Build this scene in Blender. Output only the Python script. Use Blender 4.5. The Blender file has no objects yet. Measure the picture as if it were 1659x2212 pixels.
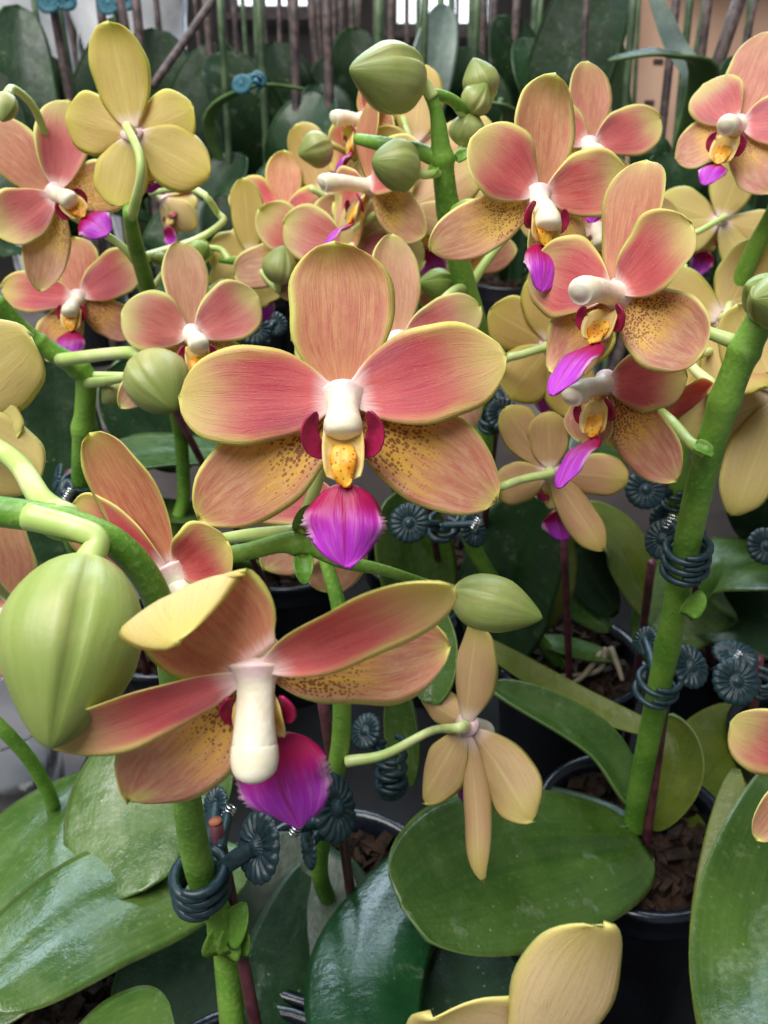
import bpy, math, random
import numpy as np
from mathutils import Vector, Matrix

# ------------------------------------------------------------------ camera, light, exposure
scn = bpy.context.scene
COL = scn.collection
R_ = math.radians
CAM_Z, PITCH, HFOV = 0.42, 28.0, 52.0
FPX = 829.5 / math.tan(R_(HFOV / 2))          # focal length in units of a 1659 wide picture
cam_d = bpy.data.cameras.new('camera'); cam = bpy.data.objects.new('camera', cam_d); COL.objects.link(cam)
cam.location = (0, 0, CAM_Z); cam.rotation_euler = (R_(90 - PITCH), 0, 0)
cam_d.sensor_fit = 'HORIZONTAL'; cam_d.sensor_width = 24; cam_d.lens = 12 / math.tan(R_(HFOV / 2))
cam_d.clip_start = 0.01; cam_d.clip_end = 50
cam_d.dof.use_dof = True; cam_d.dof.focus_distance = 0.185; cam_d.dof.aperture_fstop = 22
scn.camera = cam
scn.view_settings.view_transform = 'Standard'; scn.view_settings.look = 'None'
scn.view_settings.exposure = 0.22; scn.view_settings.gamma = 1
scn.view_settings.use_curve_mapping = False
W = bpy.data.worlds.new('World'); scn.world = W; W.use_nodes = True
W.node_tree.nodes['Background'].inputs[0].default_value = (0.86, 0.93, 1.0, 1)
W.node_tree.nodes['Background'].inputs[1].default_value = 0.17

def area(name, loc, target, sx, sy, power, col):
    d = bpy.data.lights.new(name, 'AREA'); d.shape = 'RECTANGLE'; d.size = sx; d.size_y = sy
    d.energy = power; d.color = col
    o = bpy.data.objects.new(name, d); COL.objects.link(o); o.location = loc
    o.rotation_euler = (Vector(target) - Vector(loc)).to_track_quat('-Z', 'Y').to_euler()
    return o
area('roof_light', (-0.55, -0.25, 1.9), (0.05, 0.25, 0.2), 1.5, 1.3, 54, (1.0, 0.98, 0.95))
area('skylight', (-0.05, 1.9, 1.75), (0.0, 0.25, 0.2), 1.9, 0.9, 44, (0.66, 0.85, 1.0))
scn.cycles.max_bounces = 7; scn.cycles.diffuse_bounces = 4; scn.cycles.glossy_bounces = 3; scn.cycles.transmission_bounces = 5
scn.cycles.caustics_reflective = False; scn.cycles.caustics_refractive = False

CR = cam.rotation_euler.to_matrix()
CL = Vector(cam.location)
def P(x, y, d):
    return CL + CR @ Vector(((x - 829.5) / FPX * d, -(y - 1106) / FPX * d, -d))
def camdir(v):
    return (CR @ Vector(v)).normalized()

# ------------------------------------------------------------------ node helpers
def lin(r, g, b):
    f = lambda c: (c / 255 / 12.92) if c / 255 <= 0.04045 else ((c / 255 + 0.055) / 1.055) ** 2.4
    return (f(r), f(g), f(b), 1)

class G:
    def __init__(s, name):
        s.m = bpy.data.materials.new(name); s.m.use_nodes = True
        s.t = s.m.node_tree; s.n = s.t.nodes; s.n.clear()
        s.out = s.n.new('ShaderNodeOutputMaterial')
    def put(s, inp, v):
        if isinstance(v, bpy.types.NodeSocket): s.t.links.new(v, inp)
        elif isinstance(v, tuple) and len(v) == 3 and inp.type == 'RGBA': inp.default_value = (*v, 1)
        else: inp.default_value = v
    def ma(s, op, a, b=0.0, c=0.0):
        n = s.n.new('ShaderNodeMath'); n.operation = op
        s.put(n.inputs[0], a); s.put(n.inputs[1], b)
        if op == 'MULTIPLY_ADD': s.put(n.inputs[2], c)
        return n.outputs[0]
    def ss(s, x, a, b, lo=0.0, hi=1.0):
        n = s.n.new('ShaderNodeMapRange'); n.interpolation_type = 'SMOOTHSTEP'
        s.put(n.inputs[0], x)
        for i, v in enumerate((a, b, lo, hi)): n.inputs[i + 1].default_value = v
        return n.outputs[0]
    def mix(s, f, a, b):
        n = s.n.new('ShaderNodeMix'); n.data_type = 'RGBA'
        s.put(n.inputs['Factor'], f) if False else s.put(n.inputs[0], f)
        s.put(n.inputs[6], a); s.put(n.inputs[7], b)
        return n.outputs[2]
    def xyz(s, a, b, c):
        n = s.n.new('ShaderNodeCombineXYZ')
        for i, v in enumerate((a, b, c)): s.put(n.inputs[i], v)
        return n.outputs[0]
    def noise(s, vec, scale=1.0, detail=2.0, rough=0.5):
        n = s.n.new('ShaderNodeTexNoise'); s.put(n.inputs['Vector'], vec)
        n.inputs['Scale'].default_value = scale; n.inputs['Detail'].default_value = detail; n.inputs['Roughness'].default_value = rough
        return n.outputs['Fac']
    def vor(s, vec, scale=1.0, rnd=1.0):
        n = s.n.new('ShaderNodeTexVoronoi'); s.put(n.inputs['Vector'], vec)
        n.inputs['Scale'].default_value = scale; n.inputs['Randomness'].default_value = rnd
        return n.outputs['Distance']
    def uv(s):
        n = s.n.new('ShaderNodeUVMap'); n.uv_map = 'UVMap'
        q = s.n.new('ShaderNodeSeparateXYZ'); s.t.links.new(n.outputs[0], q.inputs[0])
        u = s.ma('MULTIPLY_ADD', q.outputs[0], 2.0, -1.0)
        return u, q.outputs[1]
    def rnd(s):
        return s.n.new('ShaderNodeObjectInfo').outputs['Random']
    def obj(s):
        return s.n.new('ShaderNodeTexCoord').outputs['Object']
    def bump(s, h, strength, dist):
        n = s.n.new('ShaderNodeBump'); n.inputs['Strength'].default_value = strength; n.inputs['Distance'].default_value = dist
        s.put(n.inputs['Height'], h); return n.outputs[0]
    def bsdf(s, col, rough=0.5, spec=0.5, sss=0.0, rad=(1, .5, .3), scale=0.002, normal=None, metal=0.0, coat=0.0, trans=0.0, tcol=None, crough=0.1):
        p = s.n.new('ShaderNodeBsdfPrincipled')
        s.put(p.inputs['Base Color'], col); s.put(p.inputs['Roughness'], rough)
        p.inputs['Specular IOR Level'].default_value = spec; p.inputs['Metallic'].default_value = metal
        if sss:
            p.inputs['Subsurface Weight'].default_value = sss; p.inputs['Subsurface Radius'].default_value = rad; p.inputs['Subsurface Scale'].default_value = scale
        if coat: p.inputs['Coat Weight'].default_value = coat; p.inputs['Coat Roughness'].default_value = crough
        if normal is not None: s.put(p.inputs['Normal'], normal)
        o = p.outputs[0]
        if trans:
            tr = s.n.new('ShaderNodeBsdfTranslucent'); s.put(tr.inputs[0], tcol if tcol is not None else col)
            mx = s.n.new('ShaderNodeMixShader'); mx.inputs[0].default_value = trans
            s.t.links.new(o, mx.inputs[1]); s.t.links.new(tr.outputs[0], mx.inputs[2]); o = mx.outputs[0]
        s.t.links.new(o, s.out.inputs[0]); return s.m

MAT = {}
def petal_mat(kind):
    g = G('petal_' + kind); u, v = g.uv(); au = g.ma('ABSOLUTE', u); r = g.rnd(); r50 = g.ma('MULTIPLY', r, 50.0)
    oc = g.n.new('ShaderNodeObjectInfo').outputs['Color']; sp_ = g.n.new('ShaderNodeSeparateColor'); g.put(sp_.inputs[0], oc)
    fr, fg, fb = sp_.outputs[0], sp_.outputs[1], sp_.outputs[2]      # one set of values for each flower: age, tone, spotting
    big = g.noise(g.xyz(g.ma('MULTIPLY', u, 1.6), g.ma('MULTIPLY', v, 2.4), r50), 1.0, 2.0)
    mott = g.noise(g.xyz(g.ma('MULTIPLY', u, 6.0), g.ma('MULTIPLY', v, 7.0), r50), 1.0, 4.0, 0.65)
    warp = g.ma('ADD', u, g.ma('MULTIPLY', g.ma('SUBTRACT', big, 0.5), 0.12))
    streak = g.noise(g.xyz(g.ma('MULTIPLY', warp, 12.0), g.ma('MULTIPLY', v, 3.0), r50), 1.0, 4.0, 0.62)
    fine = g.noise(g.xyz(g.ma('MULTIPLY', u, 46.0), g.ma('MULTIPLY', v, 52.0), r50), 1.0, 3.0, 0.7)
    vein = g.ss(g.ma('ABSOLUTE', g.ma('SUBTRACT', g.noise(g.xyz(g.ma('MULTIPLY', warp, 9.0), g.ma('MULTIPLY', v, 1.1), r50), 1.0, 2.0, 0.5), 0.5)), 0.0, 0.035, 1.0, 0.0)
    st = g.ss(streak, 0.36, 0.66)
    bn = g.ma('MULTIPLY_ADD', big, 0.40, -0.20)
    uu = g.ma('ADD', au, bn); vv = g.ma('ADD', v, g.ma('MULTIPLY', bn, 0.6))
    if kind == 'wide':
        rim, edge = lin(212, 204, 118), lin(236, 236, 138)
        c = g.mix(g.ss(vv, 0.10, 0.42), lin(220, 112, 112), lin(198, 84, 92))
        c = g.mix(g.ma('MULTIPLY', g.ma('MULTIPLY', g.ss(g.ma('MULTIPLY', g.ma('ADD', u, bn), -1.0), 0.2, 0.75), g.ss(vv, 0.6, 0.25)), 0.55), c, lin(150, 62, 86))
        c = g.mix(g.ma('MULTIPLY', g.ss(vv, 0.46, 0.86), g.ss(fg, 0, 1, .75, 1.0)), c, lin(206, 162, 124))
        c = g.mix(g.ma('MULTIPLY', st, 0.22), c, lin(220, 146, 124))
        c = g.mix(g.ma('MULTIPLY', vein, 0.28), c, lin(172, 58, 78))
        rf = g.ma('MAXIMUM', g.ma('MULTIPLY', g.ss(uu, 0.66, 1.04), g.ss(v, 0.1, 0.6, 0.3, 1.0)), g.ss(vv, 0.64, 1.0))
        bl, bh = 0.05, 0.19
    elif kind == 'dorsal':
        rim, edge = lin(208, 198, 112), lin(236, 236, 138)
        c = g.mix(st, lin(194, 116, 98), lin(204, 140, 106))
        c = g.mix(g.ma('MULTIPLY', g.ss(vv, 0.5, 0.95), 0.6), c, lin(190, 154, 100))
        c = g.mix(g.ss(v, 0.30, 0.10, 0, .5), c, lin(224, 162, 128))
        c = g.mix(g.ma('MULTIPLY', g.ss(mott, 0.42, 0.7), 0.45), c, lin(214, 166, 124))
        c = g.mix(g.ma('MULTIPLY', vein, 0.30), c, lin(176, 88, 72))
        rf = g.ma('MAXIMUM', g.ss(uu, 0.78, 1.06), g.ss(vv, 0.84, 1.04))
        bl, bh = 0.02, 0.11
    elif kind == 'lower':
        rim, edge = lin(212, 204, 118), lin(236, 236, 138)
        c = g.mix(st, lin(194, 126, 108), lin(206, 152, 118))
        c = g.mix(g.ma('MULTIPLY', g.ss(mott, 0.42, 0.7), 0.55), c, lin(220, 184, 152))
        yz = g.ma('MULTIPLY', g.ss(vv, 0.40, 0.74, 1, 0), g.ss(uu, 0.55, 1.0, 1, 0))
        c = g.mix(g.ma('MULTIPLY', yz, g.ss(streak, .35, .6, .45, .95)), c, lin(232, 190, 84))
        sv = g.xyz(g.ma('MULTIPLY', g.ma('ADD', warp, g.ma('MULTIPLY', v, .15)), 13.0), g.ma('MULTIPLY', v, 40.0), r50)
        vo = g.vor(sv, 1.0, 0.75)
        size = g.ma('MULTIPLY', g.ma('MULTIPLY', g.ss(vv, 0.30, 0.74, 0.47, 0.0), g.ss(uu, 0.72, 1.1, 1, 0.25)), g.ss(mott, 0.3, 0.6, 0.75, 1.12))
        size = g.ma('MULTIPLY', size, g.ss(fb, 0, 1, .82, 1.1))
        sp = g.ma('MULTIPLY', g.ss(g.ma('SUBTRACT', size, vo), -0.05, 0.06), g.ss(v, 0.05, 0.10))
        c = g.mix(g.ma('MULTIPLY', sp, g.ss(vv, .2, .7, .85, .5)), c, lin(122, 50, 34))
        rf = g.ma('MAXIMUM', g.ss(uu, 0.84, 1.08), g.ss(vv, 0.86, 1.04))
        bl, bh = 0.01, 0.08
    else:  # back
        rim, edge = lin(212, 196, 100), lin(232, 228, 132)
        c = g.mix(st, lin(206, 164, 118), lin(210, 182, 124))
        c = g.mix(g.ma('MULTIPLY', g.ss(r, 0.3, 0.8), 0.5), c, lin(216, 160, 128))
        c = g.mix(g.ma('MULTIPLY', g.ss(fr, 0.3, 0.9), 0.75), c, lin(208, 190, 104))
        c = g.mix(g.ss(fg, 0.45, 0.9, 0, .7), c, lin(232, 220, 158))
        c = g.mix(g.ma('MULTIPLY', g.ss(au, 0.0, 0.08, 1, 0), 0.4), c, lin(228, 214, 142))
        c = g.mix(g.ma('MULTIPLY', vein, 0.22), c, lin(190, 132, 84))
        rf = g.ma('MAXIMUM', g.ss(uu, 0.62, 1.05), g.ss(vv, 0.6, 1.02))
        bl, bh = 0.03, 0.20
    c = g.mix(g.ma('MULTIPLY', rf, 0.86), c, rim)
    c = g.mix(g.ma('MULTIPLY', g.ma('MAXIMUM', g.ss(g.ma('ADD', au, g.ma('MULTIPLY', bn, .15)), 0.90, 0.97), g.ss(v, 0.955, 0.99)), g.ss(big, .25, .6, .55, .95)), c, edge)
    c = g.mix(g.ma('MULTIPLY', g.ss(fine, 0.56, 0.76), 0.30), c, lin(238, 214, 160))
    c = g.mix(g.ma('MULTIPLY', g.ss(fine, 0.44, 0.28), 0.25), c, lin(150, 74, 60))
    base = g.ss(g.ma('ADD', v, g.ma('MULTIPLY', g.ma('SUBTRACT', streak, 0.5), 0.12)), bl, bh, 1.0, 0.0)
    c = g.mix(g.ma('MULTIPLY', base, 0.92), c, lin(246, 226, 222))
    hs = g.n.new('ShaderNodeHueSaturation'); g.put(hs.inputs['Color'], c)
    g.put(hs.inputs['Hue'], g.ma('ADD', g.ma('MULTIPLY_ADD', r, 0.012, 0.488), g.ma('MULTIPLY', fr, 0.016))); g.put(hs.inputs['Value'], g.ma('MULTIPLY_ADD', fg, 0.16, 0.98))
    g.put(hs.inputs['Saturation'], g.ss(fb, 0, 1, .92, 1.04))
    c = hs.outputs[0]
    h = g.ma('ADD', g.ma('ADD', g.ma('MULTIPLY', streak, 0.5), g.ma('MULTIPLY', vein, .25)), g.ma('MULTIPLY', fine, 0.45))
    MAT[kind] = g.bsdf(c, g.ss(fine, .3, .7, .34, .56), 0.4, normal=g.bump(h, 0.26, 0.0009), trans=0.36)
for k in ('wide', 'dorsal', 'lower', 'back'): petal_mat(k)

def lip_mat():
    g = G('lip'); u, v = g.uv(); au = g.ma('ABSOLUTE', u); r50 = g.ma('MULTIPLY', g.rnd(), 50.0)
    st = g.noise(g.xyz(g.ma('MULTIPLY', u, 9.0), g.ma('MULTIPLY', v, 2.2), r50), 1.0, 3.0, 0.6)
    c = g.mix(g.ss(v, 0.18, 0.72), lin(172, 14, 80), lin(188, 52, 204))
    c = g.mix(g.ma('MULTIPLY', g.ma('MULTIPLY', g.ss(st, 0.45, 0.72), 0.5), g.ss(v, .25, .6)), c, lin(220, 118, 208))
    c = g.mix(g.ma('MULTIPLY', g.ss(au, 0.0, 0.10, 1, 0), 0.6), c, lin(160, 10, 84))
    wh = g.ss(g.ma('ADD', au, g.ma('MULTIPLY', g.ma('SUBTRACT', st, 0.5), 0.3)), 0.72, 1.0)
    wh = g.ma('MULTIPLY', wh, g.ma('MULTIPLY', g.ss(v, 0.25, 0.45), g.ss(v, 0.6, 0.8, 1.0, 0.0)))
    c = g.mix(g.ma('MULTIPLY', wh, 0.8), c, lin(242, 206, 222))
    sp = g.ma('MULTIPLY', g.ss(au, .10, .2, 0, 1), g.ss(v, .01, .07, 1, 0)); c = g.mix(g.ma('MULTIPLY', sp, .6), c, lin(244, 214, 206))
    MAT['lip'] = g.bsdf(c, 0.42, 0.4, normal=g.bump(st, 0.4, 0.0008), trans=0.25)
lip_mat()

def simple(name, c1, c2, nscale, rough=0.5, spec=0.5, bump=0.2, bdist=0.0005, lo=.35, hi=.65, **kw):
    g = G(name); n = g.noise(g.obj(), nscale, 4.0, 0.6)
    c = g.mix(g.ss(n, lo, hi), c1, c2)
    MAT[name] = g.bsdf(c, rough, spec, normal=g.bump(n, bump, bdist) if bump else None, **kw)
simple('side_lobe', lin(140, 12, 62), lin(182, 28, 88), 200, 0.4, trans=0.2)
def column_mat():
    g = G('column'); u, v = g.uv(); n = g.noise(g.obj(), 160, 3); f = g.noise(g.obj(), 900, 3)
    c = g.mix(g.ss(n, .35, .65), lin(230, 220, 194), lin(240, 234, 214))
    c = g.mix(g.ma('MULTIPLY', g.ss(v, .30, .06), g.ss(n, .3, .6, .35, .8)), c, lin(240, 196, 206))
    c = g.mix(g.ma('MULTIPLY', g.ss(v, .80, .95), .5), c, lin(236, 226, 180))
    h = g.ma('ADD', g.ma('MULTIPLY', n, .6), g.ma('MULTIPLY', f, .3))
    MAT['column'] = g.bsdf(c, .4, .4, normal=g.bump(h, .5, .0009), sss=.3, rad=(1, .8, .6), scale=.002)
column_mat()
simple('column_base', lin(246, 220, 224), lin(250, 240, 236), 120, 0.4, bump=0.1, sss=0.35, rad=(1, .8, .7), scale=0.002)
simple('pollen_cap', lin(234, 224, 192), lin(242, 236, 214), 240, 0.36, bump=.3)
def callus():
    g = G('callus'); o = g.obj(); n = g.noise(o, 260, 3)
    c = g.mix(g.ss(n, .35, .65), lin(236, 150, 24), lin(246, 196, 70))
    d = g.vor(o, 900); c = g.mix(g.ma('MULTIPLY', g.ss(d, .18, .34, 1, 0), .8), c, lin(170, 50, 20))
    MAT['callus'] = g.bsdf(c, 0.4, 0.4, trans=.15)
callus()
simple('lip_throat', lin(240, 204, 104), lin(248, 228, 164), 200, 0.42, trans=.25)
def bud_mat():
    g = G('bud'); u, v = g.uv(); r = g.rnd(); o = g.obj()
    n = g.noise(o, 90, 3); st = g.noise(g.xyz(g.ma('MULTIPLY', u, 14.0), g.ma('MULTIPLY', v, 2.0), g.ma('MULTIPLY', r, 50.0)), 1.0, 3.0)
    c = g.mix(g.ma('MULTIPLY', g.ss(st, .25, .8), .55), lin(144, 154, 86), lin(176, 178, 120))
    c = g.mix(g.ma('MULTIPLY', g.ss(n, .45, .7), .45), c, lin(196, 184, 132))
    c = g.mix(g.ss(r, .55, .95, 0, .6), c, lin(120, 168, 56))
    c = g.mix(g.ma('MULTIPLY', g.ss(v, .35, .95), .6), c, lin(96, 118, 44))
    c = g.mix(g.ss(v, .0, .12, .6, 0), c, lin(196, 206, 128))
    MAT['bud'] = g.bsdf(c, 0.42, 0.4, normal=g.bump(g.ma('ADD', st, g.ma('MULTIPLY', g.noise(o, 900, 2), .3)), .3, .0006), sss=.25, rad=(.8, 1, .3), scale=.002)
bud_mat()
simple('pedicel', lin(176, 202, 112), lin(208, 220, 152), 60, .38, bump=.1, sss=.2, rad=(.8, 1, .4), scale=.0015)
def stem_mat():
    g = G('stem'); o = g.obj(); n = g.noise(o, 45, 3); f = g.noise(o, 700, 3)
    c = g.mix(g.ss(n, .35, .65), lin(84, 134, 40), lin(122, 166, 62))
    c = g.mix(g.ma('MULTIPLY', g.ss(f, .48, .72), .45), c, lin(152, 182, 96))
    c = g.mix(g.ma('MULTIPLY', g.ss(g.noise(o, 120, 4, .7), .54, .74), .4), c, lin(70, 104, 38))
    MAT['stem'] = g.bsdf(c, .46, .4, normal=g.bump(g.ma('ADD', f, n), .4, .0006), sss=.12, rad=(.5, 1, .2), scale=.0015)
stem_mat()
simple('stem_dark', lin(56, 76, 52), lin(92, 112, 80), 60, .5, bump=.2)

def leaf_mat(name, a, b, rim, rough, coat, blotch=.3):
    g = G(name); u, v = g.uv(); au = g.ma('ABSOLUTE', u); o = g.obj(); r50 = g.ma('MULTIPLY', g.rnd(), 50.0)
    n = g.noise(o, 28, 4, .55); f = g.noise(o, 420, 3, .6)
    st = g.noise(g.xyz(g.ma('MULTIPLY', u, 22.0), g.ma('MULTIPLY', v, 2.0), r50), 1.0, 3.0)
    c = g.mix(g.ss(n, .34, .68), a, b)
    c = g.mix(g.ma('MULTIPLY', g.ss(st, .4, .7), .10), c, rim)
    c = g.mix(g.ma('MULTIPLY', g.ss(f, .56, .76), blotch), c, rim)
    c = g.mix(g.ss(au, .02, .07, .35, 0), c, a)
    dust = g.ma('MULTIPLY', g.ss(g.noise(o, 70, 6, .72), .54, .72), g.ss(n, .35, .6, .2, 1)); c = g.mix(g.ma('MULTIPLY', dust, .22), c, lin(176, 184, 160))
    spk = g.ss(g.vor(o, 210), .06, .12, 1, 0); c = g.mix(g.ma('MULTIPLY', g.ma('MULTIPLY', spk, g.ss(n, .5, .62)), .5), c, lin(176, 176, 140))
    c = g.mix(g.ma('MULTIPLY', g.ss(au, .94, .99), .6), c, rim)
    rr = g.ma('ADD', g.ss(g.noise(o, 55, 5, .7), .35, .7, rough - .09, rough + .14), 0.0)
    h = g.ma('ADD', g.ma('MULTIPLY', st, .10), g.ma('MULTIPLY', g.noise(o, 160, 4, .6), .8))
    MAT[name] = g.bsdf(c, rr, .2 if name == 'leaf_back' else .5, normal=g.bump(h, .42, .0016), coat=coat, crough=.28)
leaf_mat('leaf', lin(44, 74, 22), lin(66, 94, 32), lin(112, 130, 60), .30, .3)
leaf_mat('leaf_light', lin(52, 84, 32), lin(78, 106, 44), lin(136, 152, 88), .28, .35)
leaf_mat('leaf_olive', lin(74, 90, 24), lin(98, 108, 34), lin(134, 138, 60), .36, .15)
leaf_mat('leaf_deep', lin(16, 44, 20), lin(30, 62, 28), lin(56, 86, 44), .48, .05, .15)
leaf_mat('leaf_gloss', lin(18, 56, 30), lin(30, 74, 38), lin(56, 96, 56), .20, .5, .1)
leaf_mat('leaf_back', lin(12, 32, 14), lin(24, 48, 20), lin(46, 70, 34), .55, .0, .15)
leaf_mat('leaf_grey', lin(88, 106, 100), lin(120, 138, 128), lin(150, 166, 156), .42, .2, .2)
simple('leaf_under', lin(74, 104, 52), lin(96, 124, 66), 40, .5, bump=.15)
simple('stake', lin(74, 36, 46), lin(104, 56, 64), 180, .42, bump=.25)
simple('stake_grey', lin(62, 52, 54), lin(104, 88, 84), 120, .6, bump=.3)
simple('stake_end', lin(150, 84, 60), lin(176, 110, 80), 300, .7)
simple('clip', lin(20, 42, 50), lin(34, 60, 68), 500, .40, .5, bump=.12, bdist=.0003)
simple('clip_blue', lin(26, 84, 100), lin(40, 106, 122), 300, .4, bump=.12)
simple('metal', lin(190, 192, 196), lin(220, 222, 226), 300, .14, metal=1.0, bump=0)
simple('pot', lin(16, 18, 26), lin(30, 34, 46), 40, .22, .6, bump=.35, bdist=.002)
simple('shade_fill', lin(16, 17, 20), lin(26, 28, 32), 30, .7, .3, bump=.3)  # near-black for the added sheet that stands in for shade under the plants
simple('bark', lin(26, 18, 13), lin(56, 40, 29), 150, .85, .2, bump=.6, bdist=.002)
simple('root', lin(112, 106, 88), lin(146, 134, 112), 140, .6, bump=.3)
simple('root_dry', lin(124, 92, 70), lin(164, 134, 108), 140, .7, bump=.4)
simple('bench', lin(92, 85, 86), lin(112, 104, 104), 14, .55, bump=.2)
simple('wall', lin(50, 46, 44), lin(66, 60, 56), 3, .8, bump=.1)
simple('frame', lin(150, 146, 142), lin(178, 174, 170), 8, .5, bump=0)
simple('card', lin(202, 162, 138), lin(214, 176, 152), 9, .8, bump=.15)
simple('ink', lin(60, 48, 46), lin(80, 66, 62), 60, .8, bump=0)
simple('white_paper', lin(214, 216, 222), lin(236, 238, 242), 30, .6, bump=.1)
simple('tape', lin(60, 56, 66), lin(84, 78, 88), 20, .35, bump=0)
def emit(name, col, s):
    g = G(name); e = g.n.new('ShaderNodeEmission'); e.inputs[0].default_value = col; e.inputs[1].default_value = s
    g.t.links.new(e.outputs[0], g.out.inputs[0]); MAT[name] = g.m
emit('daylight_pane', (.86, .93, 1.0, 1), 2.2)
def clearmat():
    g = G('clear_plastic'); p = g.n.new('ShaderNodeBsdfPrincipled'); p.inputs['Base Color'].default_value = (.9, .97, 1, 1)
    p.inputs['Transmission Weight'].default_value = 1; p.inputs['Roughness'].default_value = .08; p.inputs['IOR'].default_value = 1.3
    g.t.links.new(p.outputs[0], g.out.inputs[0]); MAT['clear_plastic'] = g.m
clearmat()

# ------------------------------------------------------------------ mesh helpers
rng = np.random.RandomState(7); random.seed(7)
def mk(name, V, F, mats, parent=None, uvs=None, mi=None, smooth=True):
    me = bpy.data.meshes.new(name)
    me.from_pydata([tuple(map(float, v)) for v in V], [], F)
    for m in mats: me.materials.append(MAT[m])
    if mi is not None: me.polygons.foreach_set('material_index', np.asarray(mi, dtype=np.int32))
    if smooth: me.polygons.foreach_set('use_smooth', np.ones(len(F), dtype=bool))
    if uvs is not None:
        lay = me.uv_layers.new(name='UVMap'); li = np.empty(len(me.loops), dtype=np.int32)
        me.loops.foreach_get('vertex_index', li)
        lay.data.foreach_set('uv', np.asarray(uvs, dtype=np.float32)[li].ravel())
    me.update()
    o = bpy.data.objects.new(name, me); COL.objects.link(o)
    if parent is not None: o.parent = parent
    return o
def empty(name, loc, parent=None, label=None, cat=None, group=None):
    o = bpy.data.objects.new(name, None); COL.objects.link(o); o.location = loc; o.empty_display_size = .01
    if parent is not None: o.parent = parent
    tag(o, label, cat, group); return o
def tag(o, label=None, cat=None, group=None, kind=None):
    if label: o['label'] = label
    if cat: o['category'] = cat
    if group: o['group'] = group
    if kind: o['kind'] = kind
    return o
def nz(a): return a / (np.linalg.norm(a, axis=-1, keepdims=True) + 1e-12)
def catmull(pts, ts):
    p = np.asarray(pts, float); n = len(p)
    if n == 2: return p[0] + (p[1] - p[0]) * np.asarray(ts)[:, None]
    e = np.vstack([2 * p[0] - p[1], p, 2 * p[-1] - p[-2]])
    s = np.clip(np.asarray(ts) * (n - 1), 0, n - 1 - 1e-9); i = s.astype(int); f = (s - i)[:, None]
    a, b, c, d = e[i], e[i + 1], e[i + 2], e[i + 3]
    return .5 * (2 * b + (c - a) * f + (2 * a - 5 * b + 4 * c - d) * f**2 + (3 * b - a - 3 * c + d) * f**3)
def interp(keys, ts): return np.interp(ts, np.linspace(0, 1, len(keys)), keys)

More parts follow.
